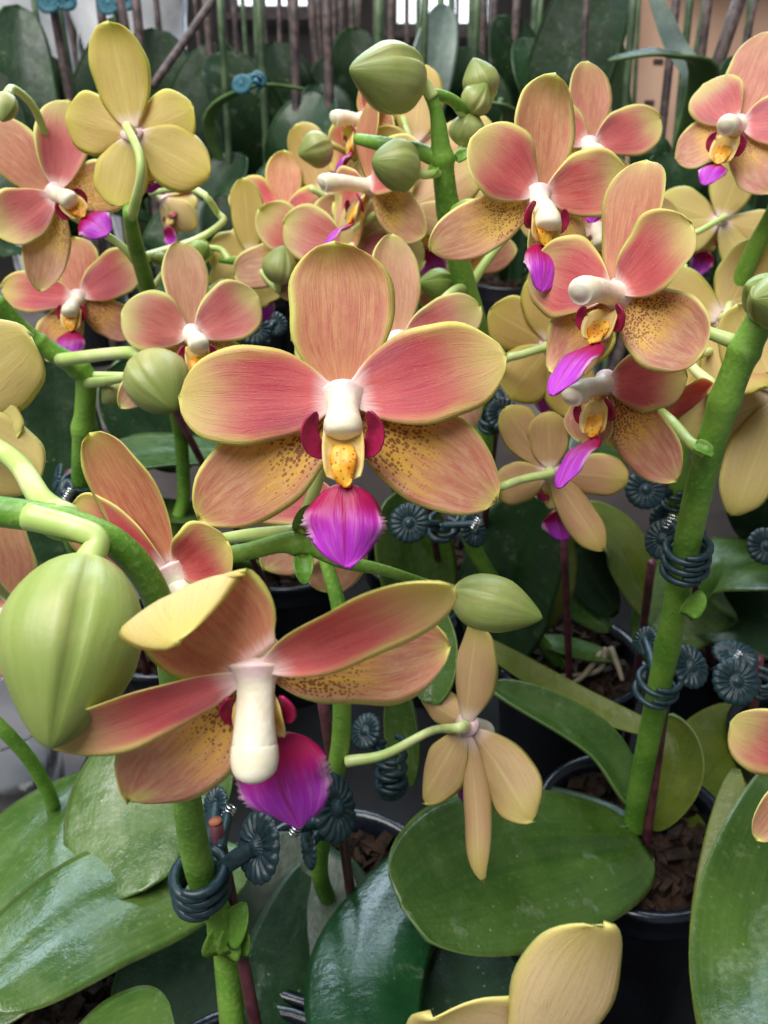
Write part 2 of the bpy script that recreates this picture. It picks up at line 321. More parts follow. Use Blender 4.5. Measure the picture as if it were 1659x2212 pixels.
def blade(name, pts, nrm, width, parent, mats, a=.6, b=.5, base=.12, cup=.2, wave=0., wfreq=1.5, crease=0., thick=.0006,
          twist=0., nu=13, nv=22, jag=0., skew=0., point=0., wkeys=None, fold=0., irr=0., side=None):
    """a leaf or petal: midrib curve pts, front side facing nrm, real thickness"""
    t = (1 - np.cos(np.linspace(0.0, 1, nv) * math.pi * .94)) / (1 - math.cos(math.pi * .94)); t = .45 * t + .55 * np.linspace(0, 1, nv) ** .9
    t = np.clip(t, 0, 1)
    C = catmull(pts, t); T = nz(np.gradient(C, axis=0))
    N0 = np.tile(np.asarray(nrm, float), (nv, 1)); S = nz(np.cross(T, N0)) if side is None else np.tile(nz(np.asarray(side, float)), (nv, 1)); N = nz(np.cross(S, T))
    tw = twist * t; S, N = (S * np.cos(tw)[:, None] + N * np.sin(tw)[:, None]), (N * np.cos(tw)[:, None] - S * np.sin(tw)[:, None])
    if wkeys is not None: w = interp(wkeys, t) * np.clip((1 - t) * 9, .0, 1) ** .5
    else:
        w = (t ** a) * ((1 - t) ** b); tm = a / (a + b); w = w / ((tm ** a) * ((1 - tm) ** b))
        w = np.maximum(w, base * (1 - t) ** .4 * (1 if base else 0))
        if point: w = w * (1 - point * np.clip((t - .82) / .18, 0, 1) ** 1.5)
    w = np.maximum(w * width / 2, width * .004)
    u = np.linspace(-1, 1, nu); u = np.sign(u) * np.abs(u) ** .85
    U, TT = np.meshgrid(u, t); Wd = w[:, None]
    cu = max(cup, 1e-3) if cup >= 0 else min(cup, -1e-3)
    X = Wd * np.sin(cu * U) / cu; Z = Wd * (1 - np.cos(cu * U)) / cu
    if fold: Z = Z + Wd * np.abs(U) * fold; X = X * math.cos(math.atan(fold))
    ph = rng.rand() * 6.28
    Z = Z + wave * width * np.abs(U) ** 2.5 * np.sin(wfreq * 6.283 * TT + ph + (U > 0) * 1.9) * np.clip(TT * 3, 0, 1)
    Z = Z - crease * width * np.exp(-(U / .13) ** 2) * np.clip(TT * 6, 0, 1) * (1 - TT * .7)
    if irr:
        for sd, msk in ((0, U < 0), (1, U > 0)):
            a1, a2, a3 = rng.rand(3) * 6.28
            k_ = 1 + irr * (.6 * np.sin(3.3 * TT + a1) + .5 * np.sin(8 * TT + a2) + .25 * np.sin(17 * TT + a3)) * np.clip(TT * 2, 0, 1)
            X = np.where(msk, X * k_, X)
    if jag:
        jj = 1 + jag * (rng.rand(nv, 2) - .5) * (np.clip((t - .28) * 8, 0, 1) * np.clip((.82 - t) * 6, 0, 1))[:, None]
        X[:, 0] *= jj[:, 0]; X[:, -1] *= jj[:, 1]
    X = X + skew * width * np.sin(TT * math.pi)
    Pf = C[:, None, :] + S[:, None, :] * X[..., None] + N[:, None, :] * Z[..., None]
    gn = nz(np.cross(np.gradient(Pf, axis=1), np.gradient(Pf, axis=0)))
    Pb = Pf - gn * thick
    V = list(Pf.reshape(-1, 3)); uv = [(q * .5 + .5, p) for p in t for q in u]
    idx = np.arange(nv * nu).reshape(nv, nu); bidx = idx.copy()
    for i in range(1, nv - 1):
        for j in range(1, nu - 1):
            bidx[i, j] = len(V); V.append(Pb[i, j]); uv.append((u[j] * .5 + .5, t[i]))
    F, mi = [], []
    for i in range(nv - 1):
        for j in range(nu - 1):
            F.append((idx[i, j], idx[i, j + 1], idx[i + 1, j + 1], idx[i + 1, j])); mi.append(0)
            F.append((bidx[i, j], bidx[i + 1, j], bidx[i + 1, j + 1], bidx[i, j + 1])); mi.append(1)
    F = [tuple(int(k) for k in f) for f in F]
    return mk(name, V, F, mats, parent, uv, mi)

def tube(name, pts, radii, parent, mat, n=14, m=None, flat=None, cap=True, knobs=()):
    m = m or max(8, 5 * len(pts)); t = np.linspace(0, 1, m)
    C = catmull(pts, t); r = interp(radii, t) if not np.isscalar(radii) else np.full(m, radii)
    for (kt, ka, kw) in knobs: r = r * (1 + ka * np.exp(-((t - kt) / kw) ** 2))
    T = nz(np.gradient(C, axis=0))
    A = np.zeros((m, 3)); ref = np.array([0.31, .2, .93]) if abs(T[0][2]) < .9 else np.array([1., .1, .05])
    A[0] = nz(ref - T[0] * ref.dot(T[0]))
    for i in range(1, m):
        A[i] = nz(A[i - 1] - T[i] * A[i - 1].dot(T[i]))
    B = np.cross(T, A); th = np.linspace(0, 2 * math.pi, n, endpoint=False)
    V = (C[:, None, :] + r[:, None, None] * (np.cos(th)[None, :, None] * A[:, None, :] + np.sin(th)[None, :, None] * B[:, None, :])).reshape(-1, 3)
    V = list(V); F = [(i * n + j, i * n + (j + 1) % n, (i + 1) * n + (j + 1) % n, (i + 1) * n + j) for i in range(m - 1) for j in range(n)]
    uv = [(j / n, t[i]) for i in range(m) for j in range(n)]
    if cap:
        V += [C[0] - T[0] * r[0] * .3, C[-1] + T[-1] * r[-1] * .3]; uv += [(.5, 0), (.5, 1)]; k = m * n
        F += [(k, (j + 1) % n, j) for j in range(n)] + [(k + 1, (m - 1) * n + j, (m - 1) * n + (j + 1) % n) for j in range(n)]
    return mk(name, V, F, [mat], parent, uv)

def frame_from(z, up=(0, 0, 1)):
    z = nz(np.asarray(z, float)); up = np.asarray(up, float)
    if abs(z.dot(nz(up))) > .97: up = np.array([1., 0, 0])
    x = nz(np.cross(up, z)); y = np.cross(z, x); return np.stack([x, y, z], 1)

# ------------------------------------------------------------------ plants
class Plant:
    def __init__(s, base, label, group='flowering orchid plants', name='orchid_plant'):
        s.base = np.array(base); s.root = empty(name, base, None, label, 'orchid', group); s.stems = []; s.stemobj = None
    def loc(s, pts): return [np.array(p) - s.base for p in pts]
    def stem(s, pts, radii, mat='stem', knobs=(), name='stem'):
        W_ = [np.array(P(*p)) for p in pts]; L = s.loc(W_)
        o = tube(name, L, radii, s.root, mat, n=18, m=12 * len(pts), knobs=knobs)
        s.stems.append(catmull(W_, np.linspace(0, 1, 160)))
        if s.stemobj is None: s.stemobj = o
        return o
    def near(s, p):
        best = None
        for st in s.stems:
            d = np.linalg.norm(st - p, axis=1); i = d.argmin()
            if best is None or d[i] < best[0]: best = (d[i], st[i], nz(st[min(i + 2, 159)] - st[max(i - 2, 0)]))
        return best[1], best[2]
    def bract(s, at, dirv, size=.008):
        at = np.array(at) - s.base; d = nz(np.array(dirv, float)); n = camdir((0.1, .3, 1))
        blade('bract', [at, at + d * size * .6 + np.array(n) * size * .15, at + d * size], n, size * .8, s.stemobj or s.root, ['stem', 'stem'], a=.25, b=.8, base=.6, cup=.9, nu=7, nv=9)
    def leaf(s, b, t, width, nrm=(0, .6, .8), mid=(0, 0, 0), cup=.15, mat='leaf', a=.5, bb=.45, base=.16, crease=.03, twist=0, wave=.012, fold=0., skew=0, under='leaf_under', point=0):
        B_, T_ = P(*b), P(*t); M_ = P((b[0] + t[0]) / 2 + mid[0], (b[1] + t[1]) / 2 + mid[1], (b[2] + t[2]) / 2 + mid[2])
        return blade('leaf', s.loc([B_, M_, T_]), camdir(nrm), width, s.root, [mat, under], a=a, b=bb, base=base, cup=cup, crease=crease, thick=.0018,
                     nu=17, nv=30, twist=twist, wave=wave, wfreq=1.1, irr=.025, fold=fold, skew=skew, point=point)
    def root_(s, pts, r, mat='root'):
        tube('root', s.loc([P(*p) for p in pts]), r, s.root, mat, n=9)

DEF = dict(D=(90, 1.0, .70, 4, -.25, .25), PL=(172, 1.03, .66, 6, -.25, .28), PR=(8, 1.03, .66, 6, -.25, .28),
           SL=(219, 1.12, .58, 0, -.3, .22), SR=(-39, 1.12, .58, 0, -.3, .22))
KIND = dict(D='dorsal', PL='wide', PR='wide', SL='lower', SR='lower')
def flower(plant, c, S, roll=0, yaw=0, pitch=0, real=.034, ped=None, lip=25, liplen=.46, lipw=.42, lipy=-.40, jit=1.0, skip='', label=None, colang=40, collen=.42, jag=.10, noped=False, lipyaw=0, lipz=.16, colw=.82, pedr=1., lobe=.62, tone=None, **ov):
    depth = real * FPX / S; pos = np.array(P(c[0], c[1], depth))
    y_, p_, r_ = R_(yaw), R_(pitch), R_(roll)
    n = np.array(camdir((math.sin(y_) * math.cos(p_), math.sin(p_), math.cos(y_) * math.cos(p_))))
    up = np.array(camdir((-math.sin(r_), math.cos(r_), 0))); up = nz(up - n * up.dot(n)); x = np.cross(up, n)
    E = empty('flower', (0, 0, 0), plant.root); M = Matrix.Identity(4)
    for i in range(3):
        for j, a in enumerate((x, up, n)): M[i][j] = a[i]
        M[i][3] = pos[i] - plant.base[i]
    E.matrix_local = M
    if label: E['label'] = label
    q = real; fcol = (*rng.rand(3), 1.0) if tone is None else (*tone, 1.0)
    for key, d0 in DEF.items():
        if key in skip.split(): continue
        spec = list(ov.get(key, d0)); spec += [0.] * (7 - len(spec)); opt = {}
        if isinstance(spec[-1], dict): opt = spec[-1]; spec = spec[:-1]
        ang, L, wd, el, bend, cup, tw = spec[:7]
        if key not in ov:
            ang += rng.randn() * 3 * jit; L *= 1 + rng.randn() * .04 * jit; wd *= 1 + rng.randn() * .04 * jit; el += rng.randn() * 5 * jit; bend += rng.randn() * .12 * jit
        A, e = R_(ang), R_(el)
        rad = np.array([math.cos(A), math.sin(A), 0]); d = rad * math.cos(e) + np.array([0, 0, math.sin(e)]); nn = np.array([0, 0, math.cos(e)]) - rad * math.sin(e)
        z0 = .03 if key[0] == 'P' else -.03; kink = opt.pop('kink', None) if opt else None
        pts = [rad * .03 + np.array([0, 0, z0])]; k = 12; tipc = opt.pop('tip', rng.randn() * .55) if opt else rng.randn() * .55
        for i in range(k):
            th = bend * (i + .5) / k
            if kink: f_ = min(1, max(0, ((i + .5) / k - kink[0]) / (kink[1] - kink[0]))); th = bend * f_ * f_ * (3 - 2 * f_)
            f2_ = min(1, max(0, ((i + .5) / k - .70) / .3)); th += tipc * f2_ * f2_
            pts.append(pts[-1] + (d * math.cos(th) + nn * math.sin(th)) * L / k)
        pts = [p_ * q for p_ in pts]
        sh = dict(D=dict(a=.70, b=.50, base=.26), P=dict(a=.80, b=.55, base=.18), S=dict(a=.74, b=.58, base=.18))[key[0]]
        sh = {**dict(wave=.05, irr=.075, wfreq=1.2, crease=.02 if key[0] == 'P' else -.012), **sh, **opt}
        nm = 'petal' if key[0] == 'P' else 'sepal'
        po = blade(nm, pts, nn, wd * q, E, [KIND[key], 'back'], cup=cup, side=np.cross(d, nn), thick=.00045, twist=tw, point=.22 if key[0] == 'S' else .16, **sh); po.color = fcol
    # column
    ca = R_(colang); cd = np.array([0, -math.sin(ca), math.cos(ca)]); cn = np.array([0, math.cos(ca), math.sin(ca)])
    o0 = np.array([0, .02, -.02])
    pts = [o0 * q, (o0 + cd * .12) * q, (o0 + cd * collen * .6 + cn * .02) * q, (o0 + cd * collen + cn * .0) * q]
    tt = np.linspace(0, 1, 12); rr = np.interp(tt, [0, .12, .3, .5, .7, .84, .93, 1], [.15, .122, .100, .098, .108, .120, .108, .05]) * q * colw
    tube('column', pts, list(rr), E, 'column', n=18, m=26)
    ce = o0 + cd * collen
    tube('anther_cap', [(o0 + cd * collen * .70 + cn * .012) * q, (o0 + cd * collen * .82 + cn * .012) * q, (ce + cn * .006) * q, (ce + cd * .035 - cn * .01) * q], [.090 * q * colw, .122 * q * colw, .126 * q * colw, .112 * q * colw, .05 * q * colw], E, 'pollen_cap', n=16, m=14)
    # lip
    la = R_(lip); ld = np.array([math.sin(R_(lipyaw)), -math.cos(la), math.sin(la)]); ld = nz(ld); ln = nz(np.array([0, math.sin(la), math.cos(la)]))
    l0 = np.array([0, lipy, lipz]); f0 = np.array([0, -.13, lipz * .5])
    blade('lip_throat', [f0 * q, ((f0 + l0) / 2 + np.array([0, 0, .04])) * q, (l0 + ld * .06) * q], ln, .30 * q, E, ['lip_throat', 'lip_throat'], a=.3, b=.2, base=.6, cup=.9, nu=9, nv=10)
    m0 = f0 * .35 + l0 * .65
    blade('callus', [(m0 + np.array([0, .05, .07])) * q, (m0 * .4 + l0 * .6 + np.array([0, 0, .10])) * q, (l0 + ld * .09 + np.array([0, 0, .05])) * q], nz(ln + np.array([0, .25, 0])), .17 * q, E, ['callus', 'callus'], wkeys=[.75, 1, .95, .72, .5], cup=-.4, crease=.09, thick=.0012, nu=13, nv=14, irr=.05, wave=.08)
    for sx in (-1, 1):
        s0 = (f0 * .45 + l0 * .55) + np.array([sx * .06, -.02, -.01])
        blade('side_lobe', [s0 * q, (s0 + np.array([sx * .13, .02, .09]) * lobe) * q, (s0 + np.array([sx * .16, .13, .15]) * lobe) * q, (s0 + np.array([sx * .10, .24, .20]) * lobe) * q], np.array([-sx * .55, -.25, .8]), .15 * q * lobe, E, ['side_lobe', 'side_lobe'], a=.45, b=.6, base=.35, cup=.6, nu=9, nv=16)
    e0 = l0 + ld * .05
    blade('lip', [e0 * q, (e0 + ld * liplen * .5 + ln * .07) * q, (e0 + ld * liplen) * q], ln, lipw * q, E, ['lip', 'lip'], a=.55, b=.68, base=.22, cup=-.6, crease=.06, wave=.05, wfreq=2, irr=.05, jag=jag, nu=13, nv=26 if S < 300 else 60, thick=.0008)
    # pedicel
    if not noped:
        back = pos - n * .05 * q
        if ped: W_ = [back, back - n * .18 * q] + [np.array(P(*p)) for p in ped]
        else:
            at, sd = plant.near(pos - n * .5 * q + np.array([0, 0, -.012])); dist = np.linalg.norm(at - back)
            W_ = [back, back - n * min(.4 * q, dist * .35), at * .7 + back * .3 - n * .05 * q + np.array([0, 0, .003]), at]
        V_ = Matrix(M).inverted()
        Lp = [np.array(V_ @ Vector(w - plant.base)) for w in W_]
        tube('pedicel', Lp, [k_ * pedr for k_ in (.0022, .0016, .0015, .0016, .0021)], E, 'pedicel', n=10)
    return E

def bud(plant, b, t, width, ped=None, seam=0., beak=1.0, mat='bud', label=None, split=.5, pr=.0014):
    B_, T_ = np.array(P(*b)), np.array(P(*t)); ax = T_ - B_; L = np.linalg.norm(ax); Fm = frame_from(ax, camdir((.05, .1, 1))); sd_ = rng.rand(3) * 6.28
    nt, nn_ = 26, 48; V, F, uv = [], [], []
    for i in range(nt):
        t_ = i / (nt - 1); s = .5 - .5 * math.cos(math.pi * t_)
        pr_ = (math.sin(math.pi * min(1, s ** .80)) ** .62) if 0 < s < 1 else 0
        pr_ = pr_ * (1 - .25 * max(0, s - .6) / .4 * beak)
        for j in range(nn_):
            th = 2 * math.pi * j / nn_; ts_ = th - 1.571 + (seam - 1.3) * .5
            g_ = 0
            for k in range(3):   # three sepal seams, each edge overlapping its neighbour
                dd = (ts_ - k * 2 * math.pi / 3 + math.pi) % (2 * math.pi) - math.pi
                g_ += -.15 * math.exp(-(dd / .07) ** 2) + .075 * math.exp(-((dd - .22) / .15) ** 2)
            rr = width / 2 * pr_ * (1 + g_ * math.sin(math.pi * s) ** .4 + .035 * math.cos(2 * th + .6)) * (1 + .03 * math.sin(5 * s + th + sd_[0]) + .02 * math.sin(9 * s + 2 * th + sd_[1]))
            V.append(Fm @ np.array([rr * math.cos(th), rr * math.sin(th), L * s])); uv.append((j / nn_, s))
    for i in range(nt - 1):
        for j in range(nn_): F.append((i * nn_ + j, i * nn_ + (j + 1) % nn_, (i + 1) * nn_ + (j + 1) % nn_, (i + 1) * nn_ + j))
    o = mk('bud', V, F, [mat], plant.root, uv); o.location = B_ - plant.base
    if label: o['label'] = label
    if ped: W_ = [B_ + ax * .03] + [np.array(P(*p)) for p in ped]
    else:
        at, sd = plant.near(B_ - ax * .8); W_ = [B_ + ax * .03, B_ - nz(ax) * min(.006, L * .4), at]
    tube('pedicel', [w - B_ for w in W_], [pr * 1.25, pr * .95, pr, pr * 1.2], o, 'pedicel', n=10)
    return o

# ------------------------------------------------------------------ props
def proj(x, y, z):
    v = CR.transposed() @ (Vector((x, y, z)) - CL); d = -v.z
    return (829.5 + v.x / d * FPX, 1106 - v.y / d * FPX, d)
def lathe(name, prof, parent, mat, n=48, wob=0.):
    V = [(r * math.cos(2 * math.pi * j / n) * (1 + wob * math.sin(3 * 2 * math.pi * j / n + z * 40)), r * math.sin(2 * math.pi * j / n), z) for (r, z) in prof for j in range(n)]
    F = [(i * n + j, i * n + (j + 1) % n, (i + 1) * n + (j + 1) % n, (i + 1) * n + j) for i in range(len(prof) - 1) for j in range(n)]
    uv = [(j / n, i / len(prof)) for i in range(len(prof)) for j in range(n)]
    return mk(name, V, F, [mat], parent, uv)
def box(name, c, s, parent, mat, bev=.0):
    x, y, z = [k / 2 for k in s]
    V = [(c[0] + i * x, c[1] + j * y, c[2] + k * z) for i in (-1, 1) for j in (-1, 1) for k in (-1, 1)]
    F = [(0, 1, 3, 2), (4, 6, 7, 5), (0, 4, 5, 1), (2, 3, 7, 6), (0, 2, 6, 4), (1, 5, 7, 3)]
    return mk(name, V, F, [mat], parent, smooth=False)
def chips(name, n, r, z, parent, seed):
    q = np.random.RandomState(seed); V, F = [], []
    for i in range(n):
        a, rr = q.rand() * 6.283, r * math.sqrt(q.rand()); c = np.array([rr * math.cos(a), rr * math.sin(a), z + q.rand() * .006])
        s = np.array([.004, .003, .0016]) * (.6 + q.rand(3)); M_ = frame_from(q.randn(3)); k = len(V)
        for sx in (-1, 1):
            for sy in (-1, 1):
                for sz in (-1, 1): V.append(c + M_ @ (s * (np.array([sx, sy, sz]) + q.randn(3) * .2)))
        F += [tuple(k + m for m in f) for f in ((0, 1, 3, 2), (4, 6, 7, 5), (0, 4, 5, 1), (2, 3, 7, 6), (0, 2, 6, 4), (1, 5, 7, 3))]
    o = mk(name, V, F, ['bark'], parent, smooth=False); o['kind'] = 'stuff'; return o
def pot(x, y, h, r, label, seed, group='black plastic nursery pots'):
    t = empty('plant_pot', (x, y, 0.005), None, label, 'pot', group)
    lathe('pot_wall', [(.002, .0), (r * .72, .0), (r * .74, .003), (r * .95, h * .86), (r * .955, h * .862), (r * .93, h * .86), (r * .72, .006), (.002, .006)], t, 'pot')
    lathe('rim', [(r * .93, h * .84), (r * 1.0, h * .84), (r * 1.02, h * .86), (r * 1.02, h * .95), (r * 1.07, h * .965), (r * 1.08, h * .99), (r * 1.05, h), (r * .97, h * .99), (r * .95, h * .93), (r * .93, h * .84)], t, 'pot')
    lathe('soil', [(.001, h * .90), (r * .5, h * .90), (r * .955, h * .885)], t, 'bark', n=24)
    chips('bark_chips', 170, r * .88, h * .90, t, seed)
    return t
def stake(b, t, r, label, group='purple plant stakes', mat='stake', cut=False):
    B_, T_ = np.array(P(*b)), np.array(P(*t)); o = tube('plant_stake', [np.zeros(3), (T_ - B_) * .5 + np.array([.0004, 0, .0]), T_ - B_], r, None, mat, n=12, m=10)
    o.location = B_; tag(o, label, 'stake', group)
    if cut:
        d = nz(T_ - B_); tube('cut_end', [T_ - B_ + d * .0002, T_ - B_ + d * .0009], r * .93, o, 'stake_end', n=12, m=3)
    return o
def disc_mesh(parent, c, nrm, Rr, up=(0, 0, 1), mat='clip'):
    Fm = frame_from(nrm, up); nr, na = 12, 112; V, F = [], []
    for sgn in (1, -1):
        for i in range(nr):
            q = i / (nr - 1)
            for j in range(na):
                th = 2 * math.pi * j / na; fl = abs(math.cos(9 * th)) ** .7
                r = Rr * q * (1 + (.06 * fl - .03) * q)
                if q < .26: z = Rr * (.20 * math.sqrt(max(0, 1 - (q / .28) ** 2)) + .10)
                else: z = Rr * (.06 + .13 * fl * min(1, (q - .26) * 6) * (1 - .75 * max(0, q - .8) / .2))
                if q > .97: z *= .3
                V.append(np.array(c) + Fm @ np.array([r * math.cos(th), r * math.sin(th), sgn * z * (1 if sgn > 0 else .45)]))
    for s in (0, 1):
        k = s * nr * na
        for i in range(nr - 1):
            for j in range(na):
                f = (k + i * na + j, k + (i + 1) * na + j, k + (i + 1) * na + (j + 1) % na, k + i * na + (j + 1) % na)
                F.append(f if s == 0 else f[::-1])
    e0, e1 = (nr - 1) * na, 2 * nr * na - na
    for j in range(na): F.append((e0 + j, e1 + j, e1 + (j + 1) % na, e0 + (j + 1) % na))
    return mk('handle', V, F, [mat], parent)
def clip(c, ax, rr, discs, label, n=3, gap=.0042, tubr=.0011, spring=None, mat='clip', group='daisy plant clips', open_dir=(0, .3, -1), rings=True):
    """spring clip: curved claws round a stem, two fluted daisy handles, steel spring"""
    c0 = np.array(P(*c)); t = empty('plant_clip', c0, None, label, 'clip', group)
    A = nz(np.array(P(*ax)) - c0); Fm = frame_from(A, camdir(open_dir))
    hub = None
    D = []
    for (x, y, d, nr_, Rr) in discs:
        p = np.array(P(x, y, d)) - c0; disc_mesh(t, p, camdir(nr_), Rr, mat=mat); D.append(p)
    if rings:
        for k in range(n):
            for s in (-1, 1):
                off = A * gap * (k - (n - 1) / 2 + .22 * s); th = np.linspace(-.55 if s < 0 else 1.2, 2.2 if s < 0 else 3.9, 9) + (math.pi if s < 0 else 0) * 0
                th = np.linspace(.35, 3.6, 9) if s > 0 else np.linspace(-.45, -3.6, 9)
                pts = [off + Fm @ np.array([math.sin(a) * rr * 1.0, math.cos(a) * rr * 1.08, 0]) for a in th]
                tube('claw', pts, [tubr, tubr * 1.15, tubr * 1.1, tubr * .7], t, mat, n=9, m=22)
    if D:
        root = np.mean(D, axis=0) * .55
        for p in D:
            e = nz(-p) * rr if rings else np.zeros(3)
            tube('arm', [p, p * .6 + root * .1, nz(p) * rr * .95 if rings else root], [tubr * 1.6, tubr * 1.9, tubr * 1.6], t, mat, n=9)
        if spring:
            s0 = np.array(P(*spring)) - c0; a = np.array(camdir((.5, .85, .1)))
            th = np.linspace(0, 10 * math.pi, 90); e1 = np.array(camdir((.85, -.5, .1))); e2 = np.cross(a, e1)
            pts = [s0 + a * (q - 15.7) * .00018 + (e1 * math.cos(q) + e2 * math.sin(q)) * .0016 for q in th]
            tube('spring', pts, .0004, t, 'metal', n=6, m=180)
            tube('spring_arm', [s0, s0 * .5 + root * .5, root], .0016, t, mat, n=8)
    return t

# ------------------------------------------------------------------ the setting
b_ = mk('bench', [(-1.6, -.4, 0), (1.6, -.4, 0), (1.6, 1.05, 0), (-1.6, 1.05, 0), (-1.6, -.4, -.03), (1.6, -.4, -.03), (1.6, 1.05, -.03), (-1.6, 1.05, -.03)],
        [(0, 1, 2, 3), (7, 6, 5, 4), (0, 4, 5, 1), (1, 5, 6, 2), (2, 6, 7, 3), (3, 7, 4, 0)], ['bench'], smooth=False); b_['kind'] = 'structure'
tr_ = box('shade_sheet', (.10, .40, .0035), (.62, .66, .007), None, 'shade_fill'); tag(tr_, 'low black sheet added to give dark shade between the rows of pots', 'shade_fill')  # added sheet: its black colour imitates the deep shade in the gaps between pots
bw = box('back_wall', (0, 3.2, .2), (7, .1, 2.6), None, 'wall'); bw['kind'] = 'structure'
SHELF = box('rear_shelf', (0, .98, .075), (3.0, .62, .15), None, 'bench'); SHELF['kind'] = 'structure'
def window(x0, x1, z0, z1, label):
    w, h = x1 - x0, z1 - z0; t = empty('window', ((x0 + x1) / 2, 3.12, z0), None, label, 'window', 'bright windows at the back')
    nx = max(1, round(w / .28))
    for i in range(nx): box('pane', (-w / 2 + w * (i + .5) / nx, 0, h / 2), (w / nx - .03, .01, h - .04), t, 'daylight_pane')
    for i in range(nx + 1): box('mullion', (-w / 2 + w * i / nx, -.02, h / 2), (.018, .04, h), t, 'stake_grey')
    box('sill', (0, -.03, -.015), (w + .06, .09, .02), t, 'stake_grey'); box('head', (0, -.02, h + .0152), (w + .06, .04, .03), t, 'stake_grey')
window(-.50, -.20, .66, 1.1, 'bright white window behind the stakes beside the pale wall post')
window(.03, .36, .61, 1.1, 'bright bluish window behind the tall grey leaf')
# cardboard box
x0, y0_, d0 = 1530, 100, .95
bp = P(1500, 205, 1.0); cb = empty('cardboard_box', (bp.x + .12, bp.y + .14, .15), None, 'pinkish cardboard box with open flap standing behind the stakes', 'box')
box('front_panel', (0, -.15, .21), (.42, .004, .42), cb, 'card'); box('back_panel', (0, .15, .21), (.42, .004, .42), cb, 'card')
box('side_panel', (-.208, 0, .21), (.004, .296, .42), cb, 'card'); box('side_panel', (.208, 0, .21), (.004, .296, .42), cb, 'card')
box('base_panel', (0, 0, .003), (.41, .29, .004), cb, 'card')
fl = box('flap', (0, -.185, .423), (.41, .072, .004), cb, 'card'); fl.rotation_euler = (0, 0, 0)
for i in range(3): box('printed_mark', (-.18 + .004 * i, -.1535, .26 + .045 * i), (.012, .001, .005), cb, 'ink')
# paper wrapped pale pots behind on the left
for i, (px, py, d, lab) in enumerate(((30, 60, .98, 'crumpled white paper wrapped round a pot beside the dark left leaf'), (285, 40, .98, 'crumpled white paper wrapped round a pot beyond the blue plant clip'))):
    c = P(px, py, d); t = empty('paper_sleeve', (c.x, c.y, .15), None, lab, 'paper', 'paper sleeves')
    for k in range(5):
        a = k * 1.256 + .3; pts = [np.array([.03 * math.cos(a), .03 * math.sin(a), 0]), np.array([.045 * math.cos(a), .045 * math.sin(a), .2]), np.array([.075 * math.cos(a), .075 * math.sin(a), .42 + .03 * math.sin(k * 2.3)])]
        blade('paper_fold', pts, (-math.cos(a), -math.sin(a), .1), .12, t, ['white_paper', 'white_paper'], a=.1, b=.2, base=.9, cup=.5, wave=.1, wfreq=2.4, thick=.0012)

# ------------------------------------------------------------------ the flowering plants
PB = dict(A=(.115, .25), C=(-.045, .125), F=(-.02, .215), D=(-.135, .40), G=(-.07, .49), B=(.11, .375), H=(.03, .49), I=(.215, .40), J=(.065, .115), K=(.225, .30), L=(-.125, .20))
POTH = .125
LAB = dict(A='black nursery pot holding the spike with steel blue stacked clips', C='black nursery pot under the frontmost drooping flower spike', F='black pot behind the lowest flower and its cut stake',
           D='black pot below the thick zigzag stem on the bench edge', G='black pot below the yellow flower that turns its back', B='black pot with bark and pale roots beneath the cluster of round buds',
           H='black pot hidden behind the large central flower', I='black pot behind the thick right-hand spike', J='black pot under the blurred pale petals', K='black pot under the yellow petal at the bench corner', L='black pot under the broad shiny leaves by the clear plastic cup')
for i, (k, (x, y)) in enumerate(PB.items()): pot(x, y, POTH - .005, .043, LAB[k], 100 + i)
def base(k, dx=0, dy=0): x, y = PB[k]; return proj(x + dx, y + dy, POTH - .015)

# --- A: right spike
A = Plant(P(*base('A')), 'orchid with a thick bright green spike held by two stacked blue clips')
A.stem([base('A'), (1378, 1720, .345), (1425, 1480, .30), (1465, 1280, .265), (1500, 1100, .24), (1545, 930, .222), (1590, 800, .212), (1635, 705, .207), (1690, 610, .205)],
       [.0046, .0046, .0044, .0042, .0042, .0041, .0040, .0038, .0034], knobs=((.30, .10, .01), (.68, .12, .02), (.80, .15, .02)))
A.bract(P(1480, 1330, .26), camdir((.5, 1, .3)), .010); A.bract(P(1500, 960, .218), camdir((.75, -.55, .2)), .006)
flower(A, (1332, 640), 290, roll=-9, yaw=-42, pitch=2, colang=12, collen=.56, colw=.84, lip=50, liplen=.74, lipw=.30, lipy=-.34, ped=[(1500, 690, .225), (1525, 715, .215), (1585, 738, .212)], tone=(.3, .5, .6),
       D=(88, 1.03, .48, 0, -.15, .25), PL=(160, .76, .62, 4, -.1, .2), PR=(38, .68, .60, 14, -.2, .35), SL=(226, .74, .58, 0, -.2, .3), SR=(-34, .80, .58, 0, -.15, .25))
flower(A, (1308, 832), 255, roll=6, yaw=-48, pitch=-2, colang=16, collen=.54, colw=.8, lip=54, liplen=.74, lipw=.30, ped=[(1440, 900, .24), (1490, 955, .222), (1525, 975, .220)], skip='D PL', tone=(.3, .3, .7),
       PR=(-4, .66, .56, -6, -.2, .2), SR=(-60, .98, .50, 0, -.15, .2), SL=(240, .5, .5, 10, 0, .3))
bud(A, (1690, 660, .204), (1612, 615, .196), .0115, ped=[(1700, 690, .206)], seam=.4, mat='bud'); bud(A, (1700, 655, .196), (1628, 645, .187), .0120, ped=[(1710, 690, .203)], seam=1.6)
A.leaf((1395, 1822, .352), (868, 1962, .268), .064, (.05, .72, .70), mid=(-10, -25, .0), cup=.12, mat='leaf', a=.42, bb=.36, crease=.045)
A.leaf((1372, 1745, .352), (1060, 1480, .372), .026, (.35, .75, .6), mid=(60, -10, 0), fold=.35, mat='leaf', crease=0)
A.leaf((1368, 1775, .355), (1060, 1700, .385), .023, (.2, .9, .4), mat='leaf_deep', crease=0)
A.leaf((1440, 1590, .385), (1010, 1370, .41), .014, (0, .5, .85), mid=(20, 28, 0), mat='leaf_olive', base=.5, crease=0)
